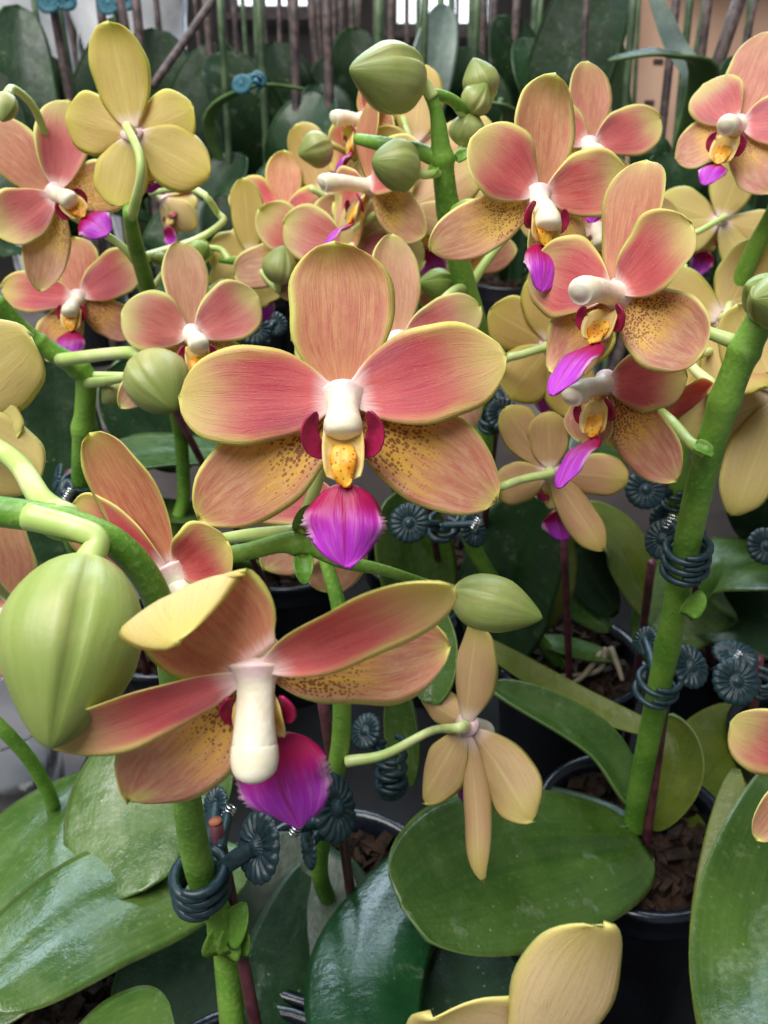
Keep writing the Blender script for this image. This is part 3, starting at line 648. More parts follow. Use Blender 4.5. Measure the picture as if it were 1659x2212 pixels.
A.leaf((1398, 1790, .366), (1432, 1545, .37), .028, (-.4, .2, .85), mid=(45, -10, -.005), cup=.8, mat='leaf_olive')
A.leaf((1420, 1800, .37), (1640, 1540, .44), .05, (-.2, .5, .8), mat='leaf_olive', mid=(20, -20, 0))
for pts in ([(1400, 1830, .362), (1430, 1900, .352), (1450, 1990, .34)], [(1405, 1820, .362), (1470, 1900, .36), (1520, 1990, .35)], [(1390, 1830, .362), (1400, 1900, .355), (1420, 1960, .35)]): A.root_(pts, .0022, 'root_dry')

# --- C: front spike
C = Plant(P(*base('C')), 'orchid with the largest speckled flower and the frontmost drooping flower')
C.stem([base('C'), (492, 2100, .258), (484, 2010, .242), (432, 1880, .222), (400, 1700, .20), (380, 1500, .182), (342, 1300, .168), (255, 1178, .158), (120, 1125, .153), (0, 1105, .152), (-90, 1090, .152)],
       [.0042, .0042, .0042, .0042, .0036, .0033, .0031, .003, .003, .003, .0028], knobs=((.20, .25, .012), (.79, .2, .02)))
C.stem([(366, 1420, .188), (392, 1270, .188), (445, 1215, .187), (540, 1190, .187), (640, 1172, .187), (740, 1212, .188), (830, 1232, .192), (925, 1262, .205)], [.0026, .0024, .0023, .0021, .0024, .0018, .0014, .0012], name='branch', knobs=((.57, .4, .03),))
for (x, y, dx, dy) in ((650, 1150, .35, 1), (655, 1200, .05, -1), (480, 2030, .6, 1)): C.bract(P(x, y, .186 if y < 1500 else .238), camdir((dx, dy, .2)), .007 if y < 1500 else .015)
bt = np.array(P(478, 2065, .242)); C.bract(bt, camdir((.25, 1, .35)), .017); C.bract(np.array(P(505, 2060, .24)), camdir((.15, 1, .2)), .0145)
F1 = flower(C, (742, 862), 335, colw=1.0, lobe=.92, roll=1, yaw=1, pitch=3, lip=6, liplen=.53, lipw=.54, lipy=-.50, colang=52, collen=.34, jit=0, jag=.16, ped=[(700, 1000, .19), (672, 1080, .19), (648, 1160, .187)],
       D=(92, 1.02, .70, 2, -.12, .16, 0, dict(a=.66, b=.47, base=.36, wave=.02, tip=1.3)), PL=(178, 1.04, .64, 4, -.15, .18, 0, dict(wave=.04, a=.70, b=.52, base=.3, tip=-.3)), PR=(13.5, 1.06, .64, 4, -.18, .2, 0, dict(wave=.04, a=.68, b=.56, base=.3, tip=.7)),
       SL=(217.5, 1.22, .62, -2, -.1, .15, 0, dict(wave=.03, a=.66, b=.56)), SR=(-34, 1.18, .62, -2, -.1, .15, 0, dict(wave=.03, a=.66, b=.56)), tone=(.4, .35, .9))
F2 = flower(C, (552, 1448), 430, tone=(.35, .85, .6), roll=2, yaw=-2, pitch=-14, lip=-4, liplen=.62, lipw=.60, lipy=-.34, lipz=-.06, colang=64, collen=.50, colw=.95, jit=0, jag=.13, lipyaw=12, ped=[(470, 1480, .165), (395, 1500, .180)],
       D=(128, .92, .80, 0, 2.2, .3, .35, dict(a=.5, b=.62, base=.5, wave=.03, kink=(.40, .78), tip=0)), PL=(197, 1.12, .33, 8, -.2, .5, .35, dict(wave=.05)), PR=(29, 1.16, .40, 18, -.1, .55, -.55, dict(wave=.04)),
       SL=(226, 1.12, .56, -4, -.1, .3, .1), SR=(3, .97, .60, -6, -.1, .3, -.1))
F8 = flower(C, (372, 1232), 330, tone=(.2, .1, 1.0), roll=28, yaw=-8, pitch=-14, colang=72, collen=.3, lip=20, jit=0, skip='SL SR', ped=[(420, 1180, .215), (520, 1158, .195), (645, 1150, .187)],
       D=(90, 1.0, .46, 0, -.1, .35, .0), PL=(122, .82, .46, 4, -.5, .5, -.3), PR=(0, .44, .46, 10, -.2, .4, 0))
flower(C, (-125, 890), 300, pedr=1.6, roll=-20, yaw=186, pitch=8, ped=[(20, 985, .185), (90, 1080, .165), (140, 1122, .153)], D=(122, .86, .62, 0, -.1, .3), PL=(172, .55, .4, 0, -.2, .25), SL=(198, .82, .60, 0, -.1, .3), skip='PR SR')
flower(C, (20, 1330), 235, liplen=.1, lipw=.1, lobe=.3, roll=0, yaw=8, pitch=-20, jit=1.3, skip='PL SL', ped=[(-20, 1250, .18), (-40, 1100, .153)])
bud(C, (192, 1205, .150), (108, 1618, .131), .0236, ped=[(210, 1165, .150), (160, 1140, .150), (60, 1115, .151)], seam=2.0, beak=.35, pr=.0023)
bud(C, (975, 1280, .205), (1172, 1335, .200), .0147, ped=[(940, 1270, .205), (915, 1262, .204)], seam=2.0)
C.leaf((540, 1850, .29), (-60, 2150, .225), .047, (-.1, .72, .68), mid=(-20, -45, 0), mat='leaf_light', cup=-.25, crease=.05, skew=.02)
C.leaf((335, 1530, .31), (310, 1925, .262), .046, (-.05, .62, .75), mid=(-50, 10, 0), mat='leaf_light', cup=-.25, crease=.03)
C.leaf((720, 1830, .335), (300, 2360, .27), .085, (.1, .7, .7), mat='leaf_deep', mid=(10, 0, 0))
C.leaf((80, 2420, .21), (378, 2215, .215), .046, (-.1, .85, .5), mat='leaf', cup=-.3)
C.leaf((730, 1840, .34), (620, 2480, .25), .06, (.3, .6, .7), mat='leaf_deep')

# --- F: mid spike with back-turned flower
Fp = Plant(P(*base('F')), 'orchid with a tan flower turned away on a pale stalk above the round leaf')
Fp.stem([base('F'), (690, 1880, .308), (715, 1720, .285), (736, 1600, .27), (738, 1480, .26), (735, 1330, .252), (700, 1200, .25)], [.0034, .0034, .0034, .0033, .003, .0026, .002])
flower(Fp, (1010, 1568), 225, tone=(.5, .1, .3), roll=-4, yaw=148, pitch=-8, colang=15, collen=.48, ped=[(930, 1580, .272), (830, 1630, .268), (748, 1645, .27)],
       D=(92, .98, .54, -12, .3, .8, .25, dict(wave=.08, tip=-1.0)), PL=(224, 1.0, .60, 12, -.5, .7, .45, dict(wave=.09, tip=.9)), PR=(20, .55, .40, -14, .3, .8, .3, dict(wave=.08)), SL=(254, 1.36, .34, 6, -.5, 1.3, .5, dict(wave=.09, tip=1.0)), SR=(-66, .86, .50, -10, .3, .7, -.3, dict(wave=.08)))
flower(Fp, (745, 1085), 215, roll=0, yaw=5, pitch=-10, skip='D PR', lipw=.2, liplen=.2, SL=(222, 1.1, .6, -6, -.1, .2), SR=(262, 1.05, .66, -10, -.1, .2))
Fp.leaf((948, 1805, .335), (800, 2330, .235), .043, (-.02, .84, .52), mid=(-75, -5, 0), mat='leaf_gloss', cup=-.35, crease=.02)
Fp.leaf((450, 1480, .30), (462, 1760, .285), .019, (-.2, .4, .9), mat='leaf_light', cup=.3)
Fp.leaf((900, 1270, .27), (930, 1520, .262), .018, (-.3, .4, .9), mat='leaf_light', cup=.5, mid=(20, 0, 0))
Fp.leaf((880, 1700, .35), (860, 1480, .33), .016, (-.3, .4, .9), mat='leaf_light', cup=.5)
Fp.leaf((850, 1900, .34), (1130, 2330, .27), .05, (.1, .8, .6), mat='leaf_deep')

# --- D: left zigzag stem
D = Plant(P(*base('D')), 'orchid with a thick zigzag green stem and one fat bud over the bench edge')
D.stem([base('D'), (175, 1200, .36), (176, 1060, .335), (178, 960, .32), (186, 840, .305), (175, 800, .30), (105, 755, .292), (50, 715, .285), (-10, 650, .275)], [.0042, .0042, .0042, .004, .0039, .004, .0036, .0034, .003], knobs=((.41, .25, .015), (.64, .2, .02), (.80, .15, .015)))
flower(D, (415, 728), 215, roll=6, yaw=22, pitch=4, colang=30, collen=.40, D=(90, 1.0, .46, 0, -.2, .25), PL=(160, .68, .62, 4, -.1, .2), PR=(30, .80, .62, 4, -.1, .2), SL=(221, .98, .38, 0, -.2, .2), SR=(-40, .7, .5, 0, -.2, .2), ped=[(330, 800, .28), (250, 820, .29), (190, 828, .30)])
bud(D, (308, 775, .262), (378, 885, .252), .0205, ped=[(290, 762, .263), (230, 765, .27), (130, 778, .292)], seam=.8, beak=.2, pr=.0021)
bud(D, (265, 830, .30), (222, 872, .30), .009, seam=.3)
D.leaf((200, 1330, .43), (110, 760, .40), .05, (.3, .3, .9), mat='leaf_deep', mid=(-25, 0, 0))
D.leaf((560, 980, .50), (180, 1010, .42), .055, (0, .85, .5), mat='leaf', mid=(0, -20, 0))
D.leaf((420, 1000, .50), (230, 800, .46), .06, (.2, .5, .8), mat='leaf_deep')
D.leaf((560, 1120, .47), (190, 1090, .42), .03, (0, .85, .5), mat='leaf')

# --- G: upper left
Gp = Plant(P(*base('G')), 'orchid with a large yellow flower seen from behind beside a pink one')
Gp.stem([base('G'), (402, 1180, .46), (398, 1060, .44), (388, 930, .415), (350, 760, .37), (318, 620, .335), (290, 520, .295), (281, 470, .277), (276, 445, .277)], [.0036, .0036, .0036, .0036, .0036, .0034, .003, .0024, .0018])
flower(Gp, (287, 290), 212, tone=(.95, .55, .9), roll=11, yaw=184, pitch=10, jit=.4, liplen=.15, lip=60, pedr=.95, ped=[(300, 330, .258), (303, 390, .260), (284, 468, .276)], D=(92, 1.0, .60, 0, -.1, .25), PL=(168, .66, .58, 0, -.1, .2), PR=(24, .66, .60, 0, -.1, .2), SL=(218, .84, .62, 0, -.1, .2), SR=(-62, .72, .56, 0, -.1, .2))
flower(Gp, (122, 420), 195, roll=48, yaw=24, pitch=-4, colang=35, collen=.36, lip=42, lipw=.46, lipy=-.32, D=(92, 1.02, .62, 0, -.1, .2), PL=(174, .78, .58, 5, -.2, .25), PR=(38, 1.02, .60, 0, -.1, .2), SL=(214, 1.05, .50, 0, -.1, .3), SR=(-28, .80, .60, 5, -.1, .2))
flower(Gp, (170, 645), 168, roll=0, yaw=-2, pitch=2, lip=15, colang=45, D=(95, .8, .6, 0, -.1, .2), PL=(172, 1.02, .56, 0, -.1, .2), PR=(32, .92, .64, 0, -.1, .2), SL=(240, .88, .60, 0, -.1, .2), SR=(-32, .86, .52, 0, -.1, .2))
flower(Gp, (352, 430), 115, roll=0, yaw=140, pitch=-10, jit=1.5, D=(90, .7, .6, 40, .6, .6), PL=(160, .6, .6, 40, .6, .6), PR=(20, .6, .6, 50, .6, .6), SL=(230, .8, .6, 40, .5, .6), SR=(-60, .8, .6, 30, .5, .6), ped=[(420, 410, .36), (470, 460, .36), (480, 480, .36), (420, 520, .36), (300, 560, .325)])
bud(Gp, (15, 205, .27), (5, 262, .265), .008, ped=[(30, 192, .275), (75, 235, .285), (110, 330, .30)]); bud(Gp, (360, 560, .34), (325, 558, .33), .006)
flower(Gp, (545, 556), 158, roll=3, yaw=176, pitch=14, jit=.5, ped=[(560, 620, .37), (500, 600, .37), (430, 650, .365), (352, 760, .368)], D=(90, .98, .48, 0, -.1, .3), PL=(158, .62, .6, 0, -.1, .3), PR=(12, .60, .6, 0, -.1, .2), SL=(252, .66, .6, 0, -.1, .3), SR=(-40, .7, .6, 0, -.1, .2))
bud(Gp, (445, 545, .36), (432, 520, .35), .006)

# --- H: middle back
H = Plant(P(*base('H')), 'orchid with flowers in profile and purple lips behind the largest flower')
H.stem([base('H'), (800, 900, .45), (740, 700, .42), (760, 560, .40), (800, 430, .385), (830, 300, .37), (860, 250, .36)], [.003, .003, .003, .0028, .0026, .0022, .0015])
H.stem([(760, 600, .39), (690, 600, .37), (600, 590, .355), (540, 568, .35), (475, 562, .355)], [.0028, .0026, .0026, .0024, .0012], name='branch')
flower(H, (612, 465), 150, roll=0, yaw=2, pitch=4, jit=.6, D=(90, .96, .55, 0, -.1, .2), PL=(152, .82, .62, 0, -.1, .3), PR=(16, .66, .62, 0, -.1, .2))
flower(H, (800, 405), 185, roll=-8, yaw=-62, pitch=0, colang=8, collen=.62, lip=48, liplen=.55, lipw=.3, D=(88, 1.0, .55, 10, -.2, .3))
flower(H, (785, 262), 165, roll=12, yaw=-68, pitch=-4, colang=5, lip=40, D=(86, .86, .4, 5, -.5, .4))
flower(H, (895, 320), 165, roll=-10, yaw=165, pitch=0, jit=1.3); flower(H, (875, 455), 180, roll=20, yaw=160, pitch=10, jit=1.3); flower(H, (760, 545), 175, roll=-20, yaw=-25, pitch=0, jit=1.2)
flower(H, (700, 420), 150, roll=15, yaw=150, pitch=5, jit=1.2); flower(H, (690, 560), 165, roll=-30, yaw=20, pitch=5, jit=1.2); flower(H, (955, 560), 140, roll=40, yaw=-30, pitch=-10, jit=1.3)
bud(H, (715, 312, .345), (645, 335, .34), .0145, ped=[(735, 322, .35), (790, 360, .375)], seam=2.2); bud(H, (600, 615, .335), (612, 530, .33), .0140, ped=[(598, 625, .34), (560, 580, .35)], seam=.2, beak=.2)
bud(H, (425, 530, .35), (435, 560, .345), .0105, ped=[(450, 535, .352), (478, 540, .353), (495, 562, .353)])

# --- B: bud cluster
B = Plant(P(*base('B')), 'orchid whose spike ends in a cluster of round green buds')
B.stem([base('B'), (1022, 1180, .40), (1045, 980, .36), (1048, 800, .325), (1030, 700, .305), (1000, 600, .29), (968, 450, .272), (955, 345, .262), (942, 240, .255), (915, 178, .252)], [.004, .004, .004, .004, .004, .0042, .004, .0036, .0022, .0018], knobs=((.78, .25, .015), (.66, .1, .02)))
B.stem([(955, 350, .262), (900, 325, .262), (820, 310, .265), (770, 300, .27)], [.0028, .0026, .0024, .0018], name='branch'); B.stem([(925, 200, .253), (975, 215, .26), (1010, 250, .27)], [.0018, .0018, .0024], name='branch')
B.bract(P(985, 345, .262), camdir((1, .3, .2)), .006); B.bract(P(940, 360, .26), camdir((-.4, -.8, .2)), .005)
bud(B, (912, 178, .250), (755, 150, .236), .0196, ped=[(918, 180, .251), (935, 210, .253)], seam=1.0, pr=.0018); bud(B, (1052, 215, .27), (1022, 125, .265), .0120, ped=[(1066, 200, .272), (1035, 240, .272)], seam=1.9)
bud(B, (1012, 245, .268), (1052, 180, .263), .0105, ped=[(1005, 255, .268), (985, 225, .263)], seam=.5); bud(B, (1000, 318, .272), (1022, 236, .268), .0125, ped=[(990, 335, .27), (962, 345, .263)], seam=2.4)
bud(B, (900, 365, .255), (805, 348, .246), .0152, ped=[(915, 378, .257), (960, 370, .264)], seam=.9, beak=.1)
bud(B, (975, 615, .30), (905, 610, .29), .011, seam=1.3)
flower(B, (1162, 428), 265, roll=-7, yaw=17, pitch=-4, colang=48, collen=.42, lip=18, liplen=.44, lipw=.34, lipy=-.36, D=(90, 1.0, .56, 0, -.15, .2), PL=(155, .70, .64, 4, -.1, .2), PR=(24, .80, .56, 4, -.1, .2), SL=(215, .98, .46, 0, -.15, .2), SR=(-52, .72, .56, 0, -.15, .2))
flower(B, (1272, 320), 200, roll=-4, yaw=8, pitch=0, lip=10, D=(92, .98, .48, 0, -.1, .2), PL=(150, .8, .55, 0, -.1, .2), PR=(28, .88, .55, 0, -.1, .2))
flower(B, (860, 742), 240, roll=2, yaw=6, pitch=4, D=(90, 1.02, .46, 0, -.1, .3), PR=(24, .82, .46, 0, -.1, .25), skip='SL')
flower(B, (1188, 745), 195, roll=8, yaw=178, pitch=12, jit=.5, ped=[(1130, 765, .286), (1085, 780, .29), (1045, 830, .33)], D=(100, .78, .7, 0, -.1, .3), SL=(252, .85, .62, 0, -.1, .3), SR=(-42, .7, .66, 0, -.1, .3), PL=(180, .7, .6, 0, -.1, .2), PR=(38, .75, .6, 0, -.1, .2))
flower(B, (1188, 1018), 200, roll=10, yaw=168, pitch=10, jit=.5, ped=[(1130, 1035, .280), (1075, 1055, .285), (1040, 1070, .375)], D=(98, .62, .46, 0, -.1, .3), PL=(196, .80, .50, 5, -.2, .4), PR=(66, .82, .46, 0, -.1, .2), SL=(246, 1.0, .44, 4, -.5, .9, .4, dict(wave=.09, tip=.9)), SR=(-10, .62, .46, 0, -.1, .3))
B.leaf((1060, 1440, .46), (1175, 1080, .40), .06, (-.35, .35, .85), mat='leaf_deep', mid=(-20, 0, 0)); B.leaf((1090, 1400, .455), (1185, 1120, .415), .035, (.2, .3, .9), mat='leaf_olive', mid=(40, 0, 0))
B.leaf((1330, 1330, .46), (1240, 1090, .43), .03, (-.3, .5, .8), mat='leaf_deep', mid=(-30, 0, 0)); B.leaf((1320, 1360, .46), (1110, 1190, .45), .026, (0, .6, .8), mat='leaf')
B.leaf((1300, 880, .335), (1292, 1062, .30), .026, (.2, .5, .85), mat='leaf', cup=-.5); B.leaf((940, 1380, .44), (860, 1060, .40), .05, (.2, .5, .85), mat='leaf')
B.leaf((1150, 1380, .46), (1330, 1420, .46), .02, (0, .9, .4), mat='leaf')
for pts in ([(1310, 1400, .46), (1290, 1450, .455), (1200, 1462, .45)], [(1320, 1400, .46), (1335, 1440, .45), (1345, 1470, .445)], [(1300, 1410, .46), (1260, 1460, .45), (1230, 1480, .445)]): B.root_(pts, [.0019, .0016, .0012])

# --- I: right back
I = Plant(P(*base('I')), 'orchid with a speckled flower beyond the thick right-hand spike')
I.stem([base('I'), (1462, 1250, .40), (1465, 1060, .36), (1478, 960, .345), (1540, 760, .325), (1620, 560, .30), (1680, 440, .285), (1720, 300, .28)], [.0042, .0042, .0042, .004, .0038, .0034, .003, .0024])
flower(I, (1592, 276), 210, roll=-22, yaw=-30, pitch=0, colang=22, collen=.48, lip=42, liplen=.42, lipw=.3, D=(90, .98, .60, 0, -.1, .2), PL=(140, .62, .52, 0, -.1, .2), PR=(18, .7, .6, 0, -.1, .2), SL=(212, .62, .5, 0, -.1, .2), SR=(-44, .75, .55, 0, -.1, .2))
flower(I, (1556, 478), 130, roll=-20, yaw=172, pitch=4, ped=[(1510, 500, .43), (1465, 520, .43), (1500, 640, .36), (1545, 750, .326)], jit=1)
flower(I, (1545, 840), 215, roll=10, yaw=24, pitch=-45, colang=70, jit=.8, D=(100, .8, .7, 30, .8, .6), SR=(-50, 1.0, .55, 0, -.2, .3))
flower(I, (1560, 690), 190, roll=60, yaw=170, pitch=0, jit=1.2); flower(I, (1290, 500), 170, roll=0, yaw=-5, pitch=-5, jit=1.2, lip=10)
flower(I, (1690, 850), 220, roll=30, yaw=170, pitch=8, jit=1.1)
I.leaf((1380, 1420, .44), (1780, 1240, .37), .064, (-.05, .8, .6), mid=(-30, -105, .02), mat='leaf', cup=-.3, crease=.03)
I.leaf((1420, 1340, .45), (1250, 1120, .44), .05, (.1, .8, .6), mat='leaf_olive', mid=(0, -60, 0)); I.leaf((1480, 1330, .44), (1760, 1420, .40), .05, (0, .7, .7), mat='leaf_deep', mid=(0, -40, 0))
I.leaf((1620, 1180, .46), (1680, 940, .36), .045, (-.5, .2, .8), mat='leaf_deep')

# --- J, K, L: plants at the edge of the picture
J = Plant(P(*base('J')), 'orchid with pale blurred petals rising over the round leaf')
J.stem([base('J'), (1160, 2560, .215), (1130, 2430, .18), (1110, 2350, .165)], [.004, .004, .0034, .0026])
flower(J, (1120, 2330), 400, tone=(.1, .95, .2), roll=-12, yaw=172, pitch=24, jit=0, D=(94, 1.26, .50, 0, .1, .45), PR=(36, .66, .74, 0, -.1, .3), PL=(170, .62, .56, 0, .0, .3), skip='SL SR', noped=False)
K = Plant(P(*base('K')), 'orchid with bright yellow petal tips and tall smooth leaves by the pots')
K.stem([base('K'), (1790, 1750, .31), (1800, 1680, .27), (1810, 1600, .25)], [.004, .004, .0034, .0026])
flower(K, (1780, 1640), 250, roll=0, yaw=-8, pitch=-15, jit=0, D=(95, .9, .6, 0, 0, .3), PL=(160, .82, .62, 0, -.1, .3), SL=(232, .9, .42, 10, .1, .3), PR=(10, .9, .6, 0, 0, .3), SR=(-40, .9, .6, 0, 0, .3))
K.leaf((1740, 1620, .31), (1700, 2420, .21), .043, (-.3, .3, .9), mid=(-85, 10, 0), mat='leaf', cup=.25); K.leaf((1590, 1660, .33), (1590, 2400, .25), .020, (-.5, .3, .8), mid=(-40, 0, 0), mat='leaf_olive')
L = Plant(P(*base('L')), 'orchid with broad shiny leaves reaching past the clear plastic cup')
L.stem([base('L'), (122, 1800, .31), (112, 1730, .295), (70, 1650, .28), (20, 1590, .27), (-50, 1520, .262)], [.0026, .0026, .0026, .0024, .0024, .002])
L.leaf((240, 1660, .315), (-70, 1985, .255), .05, (-.25, .72, .65), mat='leaf_light', cup=-.3, mid=(-20, -20, 0)); L.leaf((190, 1780, .31), (-60, 2220, .26), .05, (-.1, .8, .6), mat='leaf')

# --- clear cup by the bench edge
cx = P(60, 1760, .52); cup_ = lathe('plastic_cup', [(.002, 0), (.026, 0), (.034, .085), (.0355, .086), (.0345, .087), (.0335, .085), (.0255, .002), (.002, .002)], None, 'clear_plastic', n=40); cup_.location = (cx.x, cx.y, .001)
tag(cup_, 'clear plastic cup standing on the grey bench beside the leaves', 'cup')

# --- stakes
def pk(k, dx, dy): x, y = PB[k]; return proj(x + dx, y + dy, .05)
stake(pk('A', .008, -.004), (1438, 1500, .315), .0021, 'purple stake beside the foot of the bright green spike'); stake(pk('K', -.028, .0), (1640, 1420, .36), .0021, 'purple stake behind the yellow petal tips')
stake(pk('B', .045, -.0), (1408, 1215, .345), .0020, 'purple stake leading up to the stacked blue clip'); stake(pk('B', .008, -.01), (1218, 1165, .37), .0020, 'purple stake below the back-turned flower over dark bark')
stake(pk('F', .012, -.005), (694, 1490, .268), .0020, 'purple stake behind the magenta lip of the drooping flower'); stake(pk('G', .004, -.012), (378, 885, .40), .0020, 'purple stake under the fat bud')
stake(pk('C', .012, .006), (466, 1778, .232), .0021, 'short purple stake with a cut brown end beside the large clip', cut=True); stake(pk('H', .02, -.01), (922, 1060, .35), .0020, 'purple stake held by the clip below the largest flower')
stake(pk('H', .035, -.01), (1075, 880, .335), .0018, 'purple stake rising behind the right petal of the largest flower'); stake(pk('D', -.006, -.01), (150, 1020, .338), .0022, 'dark stake clipped to the zigzag stem')
stake(pk('H', -.01, -.012), (830, 1480, .30), .0016, 'dark thin stake behind the right sepal of the drooping flower'); stake(pk('I', .012, -.008), (1434, 1010, .355), .0022, 'dark red stake behind the round green leaf')

# --- clips
clip((1482, 1205, .250), (1496, 1120, .241), .0064, [(1432, 1165, .262, (-.8, .2, .6), .0068), (1512, 1170, .262, (.75, .2, .6), .0068)], 'dark blue clip with stacked claws high on the bright green spike', n=3, spring=(1448, 1130, .262))
clip((1420, 1478, .297), (1433, 1440, .292), .0072, [(1490, 1440, .296, (.35, .35, .85), .0082), (1395, 1385, .318, (-.8, .3, .5), .006)], 'dark blue clip lower on the bright green spike with one daisy handle raised', n=2, gap=.006)
clip((1640, 1475, .325), (1645, 1440, .32), .005, [(1590, 1472, .31, (0, .25, .97), .0092), (1588, 1415, .335, (0, .8, .5), .0092)], 'daisy clip on the purple stake behind the yellow petal tips', spring=(1592, 1420, .318), n=2)
clip((1690, 1190, .36), (1690, 1150, .355), .005, [(1655, 1180, .33, (-.1, .2, .97), .0078), (1720, 1150, .35, (.3, .2, .9), .0078)], 'dark daisy clip against the broad glossy leaf', n=2)
clip((1462, 1065, .362), (1465, 1030, .356), .0062, [(1394, 1058, .345, (-.1, .15, .97), .0086), (1440, 1120, .37, (0, -.3, .9), .008)], 'dark daisy clip behind the bright green spike above the stacked one', n=2, gap=.007)
clip((958, 1132, .345), (960, 1100, .34), .0062, [(884, 1130, .315, (-.1, .1, .97), .0080), (1022, 1145, .345, (.6, .2, .7), .0078)], 'daisy clip with bright spring below the largest flower', n=2, gap=.006, spring=(1028, 1132, .33))
clip((1062, 905, .335), (1062, 880, .33), .005, [(1085, 895, .325, (.1, .2, .95), .0072), (1062, 850, .345, (.2, .6, .6), .006)], 'black daisy clip between the largest flower and the green backs', n=2)
clip((560, 730, .43), (560, 700, .425), .005, [(548, 712, .42, (.2, .3, .9), .0095), (590, 700, .44, (.2, .3, .9), .008)], 'black clip in the shade behind the left petal of the largest flower', n=2)
clip((433, 1905, .224), (425, 1855, .219), .0070, [(560, 1828, .222, (-.72, .2, .62), .0098), (466, 1738, .247, (-.6, .3, .7), .0056)], 'large blue clip round the front spike with ribbed handle', n=3, gap=.0042, tubr=.0014, spring=(492, 1757, .243))
clip((706, 1770, .293), (712, 1730, .287), .0055, [(722, 1745, .262, (.8, .3, .45), .0112), (668, 1830, .278, (-.9, .0, .4), .0075)], 'blue clip with steel spring behind the magenta lip', n=2, spring=(640, 1790, .268))
clip((845, 1650, .30), (845, 1600, .298), .0052, [(790, 1580, .30, (-.6, .4, .7), .007), (850, 1700, .30, (.3, -.2, .9), .006)], 'dark clip beside the pale stalk of the back-turned flower', n=4, gap=.005)
clip((170, 1050, .334), (174, 1010, .328), .0066, [(140, 1065, .322, (-.6, .2, .8), .006), (125, 1030, .345, (-.8, .2, .5), .006)], 'black clip with shiny spring on the zigzag stem', n=2, spring=(148, 1068, .318))
clip((955, 1340, .33), (955, 1300, .327), .005, [(965, 1290, .325, (.3, .3, .9), .0062), (940, 1420, .33, (.3, .3, .9), .0062)], 'small dark clip tucked behind the lone fat bud', n=2)

# ------------------------------------------------------------------ plants at the back
SZ = .15
class BackPlant(Plant):
    pass
def backplant(px, d, label, leaves, seed):
    q = np.random.RandomState(seed); c = P(px, 300, d); bx, by = c.x, max(.72, min(c.y, 1.2))
    pot_ = pot(bx, by, .10, .05, 'black pot on the rear shelf under ' + label[0], seed, 'black pots on the rear shelf'); pot_.location.z = SZ + .001
    p = Plant((bx, by, SZ + .09), label[1], 'leafy plants at the back', 'leafy_plant')
    for (b, t, w, nrm, mat, mid) in leaves:
        bp_ = proj(bx + q.randn() * .006, by + q.randn() * .006, SZ + .09)
        P0, P2 = P(*bp_), P(*t); M0 = P(*b)
        blade('leaf', p.loc([P0, P0 * .5 + M0 * .5 + Vector((0, 0, .0)), M0, (M0 + P2) / 2 + camdir((0, 0, 1)) * mid, P2]), camdir(nrm), w, p.root, [mat, 'leaf_under'], a=.7, b=.45, base=.3, cup=.35, crease=.03, thick=.0018, nu=13, nv=30, wave=.01)
    return p
lf = lambda bx, by, tx, ty, d, w, m='leaf_back', n=(.1, .4, .9), mid=.01: ((bx, by, d), (tx, ty, d - .02), w * d / FPX, n, m, mid)
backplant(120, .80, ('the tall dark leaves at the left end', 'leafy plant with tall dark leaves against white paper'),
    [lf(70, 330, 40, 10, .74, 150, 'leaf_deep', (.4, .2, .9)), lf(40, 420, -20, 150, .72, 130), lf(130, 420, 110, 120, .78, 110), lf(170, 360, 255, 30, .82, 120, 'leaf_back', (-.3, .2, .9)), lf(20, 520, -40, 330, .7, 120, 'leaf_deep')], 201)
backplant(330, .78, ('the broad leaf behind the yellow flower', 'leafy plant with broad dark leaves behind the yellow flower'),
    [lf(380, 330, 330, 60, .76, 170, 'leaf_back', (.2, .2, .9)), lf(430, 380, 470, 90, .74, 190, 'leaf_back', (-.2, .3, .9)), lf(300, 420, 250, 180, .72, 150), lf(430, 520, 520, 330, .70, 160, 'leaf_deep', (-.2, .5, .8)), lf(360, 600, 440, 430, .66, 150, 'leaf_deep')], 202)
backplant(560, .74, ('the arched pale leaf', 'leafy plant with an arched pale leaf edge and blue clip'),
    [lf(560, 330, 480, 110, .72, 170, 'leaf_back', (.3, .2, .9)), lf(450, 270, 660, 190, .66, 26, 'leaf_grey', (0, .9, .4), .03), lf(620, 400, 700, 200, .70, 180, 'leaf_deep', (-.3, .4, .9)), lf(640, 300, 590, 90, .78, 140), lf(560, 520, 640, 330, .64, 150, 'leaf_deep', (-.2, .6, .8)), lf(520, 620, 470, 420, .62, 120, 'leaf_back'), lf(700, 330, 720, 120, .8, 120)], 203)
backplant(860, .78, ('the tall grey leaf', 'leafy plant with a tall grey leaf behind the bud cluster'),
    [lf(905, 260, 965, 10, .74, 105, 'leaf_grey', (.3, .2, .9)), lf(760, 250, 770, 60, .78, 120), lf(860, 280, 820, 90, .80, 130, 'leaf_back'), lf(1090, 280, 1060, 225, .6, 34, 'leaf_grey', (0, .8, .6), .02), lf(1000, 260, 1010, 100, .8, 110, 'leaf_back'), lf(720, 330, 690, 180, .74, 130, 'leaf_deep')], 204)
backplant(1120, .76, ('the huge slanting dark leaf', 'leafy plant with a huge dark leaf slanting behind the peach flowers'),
    [lf(1210, 230, 1310, -90, .72, 200, 'leaf_back', (-.3, .2, .9)), lf(1120, 260, 1095, 30, .76, 150, 'leaf_back', (.3, .2, .9)), lf(1160, 250, 1130, 80, .74, 110, 'leaf_deep'), lf(1060, 330, 1040, 150, .74, 120), lf(1330, 300, 1325, 60, .76, 60, 'leaf_light', (.3, .3, .9))], 205)
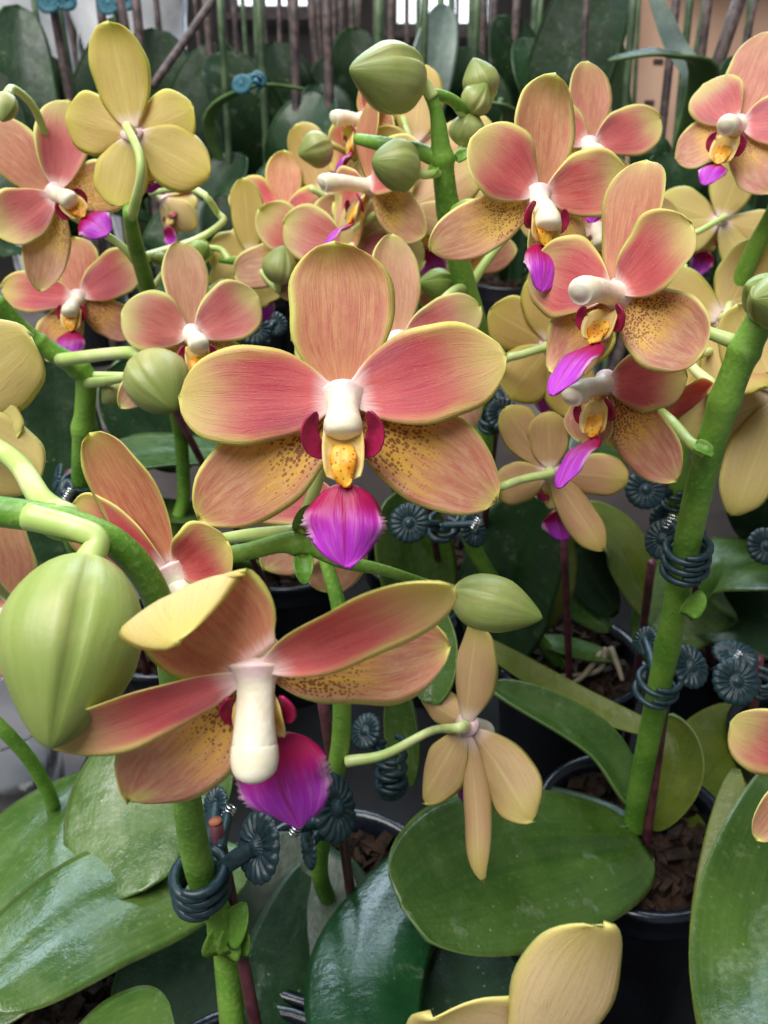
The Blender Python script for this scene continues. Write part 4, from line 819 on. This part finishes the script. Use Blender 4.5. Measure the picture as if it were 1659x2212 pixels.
backplant(1440, .72, ('the grey-blue strap leaf', 'leafy plant with a grey-blue strap leaf in front of the cardboard box'),
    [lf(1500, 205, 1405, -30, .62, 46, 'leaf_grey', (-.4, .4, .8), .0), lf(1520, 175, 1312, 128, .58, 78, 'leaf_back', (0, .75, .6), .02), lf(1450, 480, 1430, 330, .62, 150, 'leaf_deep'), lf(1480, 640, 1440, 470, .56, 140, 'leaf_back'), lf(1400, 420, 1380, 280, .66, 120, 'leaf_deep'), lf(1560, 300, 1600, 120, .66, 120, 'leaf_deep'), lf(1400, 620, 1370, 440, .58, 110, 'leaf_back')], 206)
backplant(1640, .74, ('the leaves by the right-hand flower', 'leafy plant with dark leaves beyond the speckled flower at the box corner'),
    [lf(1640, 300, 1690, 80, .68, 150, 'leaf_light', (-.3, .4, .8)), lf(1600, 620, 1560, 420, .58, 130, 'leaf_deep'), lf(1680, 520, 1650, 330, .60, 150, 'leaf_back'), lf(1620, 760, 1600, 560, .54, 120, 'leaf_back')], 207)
# thin grey-brown stakes and old flower stems among them
def where(x):
    for lim, w_ in ((175, 'beside the tall dark leaf by the white paper'), (420, 'rising behind the yellow flower that turns its back'), (560, 'among the broad leaves around the teal clip'), (720, 'standing in front of the bright window above the arched leaf'), (990, 'beside the tall grey leaf above the bud cluster'), (1340, 'behind the huge slanting dark leaf and peach flowers')):
        if x < lim: return w_
    return 'in front of the pinkish cardboard box'
q = np.random.RandomState(5)
xs = [118, 128, 255, 262, 345, 425, 440, 520, 536, 560, 600, 632, 640, 668, 690, 705, 735, 752, 770, 790, 812, 1000, 1012, 1040, 1070, 1395, 1402, 1490, 1530, 1596, 1610, 960, 880, 660, 580, 300] + [int(60 + k * 43 + (k * 37) % 29) for k in range(37)]
for i, x in enumerate(xs):
    d = .62 + q.rand() * .45; lean = q.randn() * 14; dark = q.rand() < .6
    bx_, by_, _ = P(x, 700, d); y_ = P(x, 0, d).y; b3 = proj(P(x, 0, d).x + q.randn() * .01, max(.70, min(1.25, y_)), SZ)
    r = (.0022 + q.rand() * .0022)
    stake(b3, (x + lean, -60, b3[2] * .99 if False else d), r, ('thin grey-brown stake ' if dark else 'old grey-green flower stem ') + where(x), 'stakes among the dark leaves' if dark else 'old stems among the dark leaves', 'stake_grey' if dark else 'stem_dark')
stake((330, 185, .60), (480, -30, .64), .0032, 'dark stem slanting across the dark leaves behind the yellow flower', 'slanting stems', 'stake_grey')
stake(proj(.22, .75, SZ), (1610, -40, .66), .0058, 'thick dark stake wrapped with tape before the cardboard box', 'taped stakes', 'stake_grey')
clip((545, 182, .58), (545, 150, .58), .006, [(522, 182, .57, (-.1, .1, .97), .0075), (560, 170, .59, (.5, .1, .8), .006)], 'bright teal clip on a stem among the dark leaves', n=2, mat='clip_blue', group='teal clips at the back')
clip((250, 5, .72), (250, -30, .72), .008, [(235, 8, .70, (-.1, .1, .97), .011), (268, 0, .70, (.4, .1, .9), .010)], 'teal clip high on a stake beside the white paper', n=2, mat='clip_blue', group='teal clips at the back')
clip((120, 5, .70), (120, -30, .70), .008, [(108, 2, .69, (-.1, .1, .97), .012), (140, 0, .69, (.4, .1, .9), .010)], 'teal clip on the stake next to the tall dark leaf', n=2, mat='clip_blue', group='teal clips at the back')
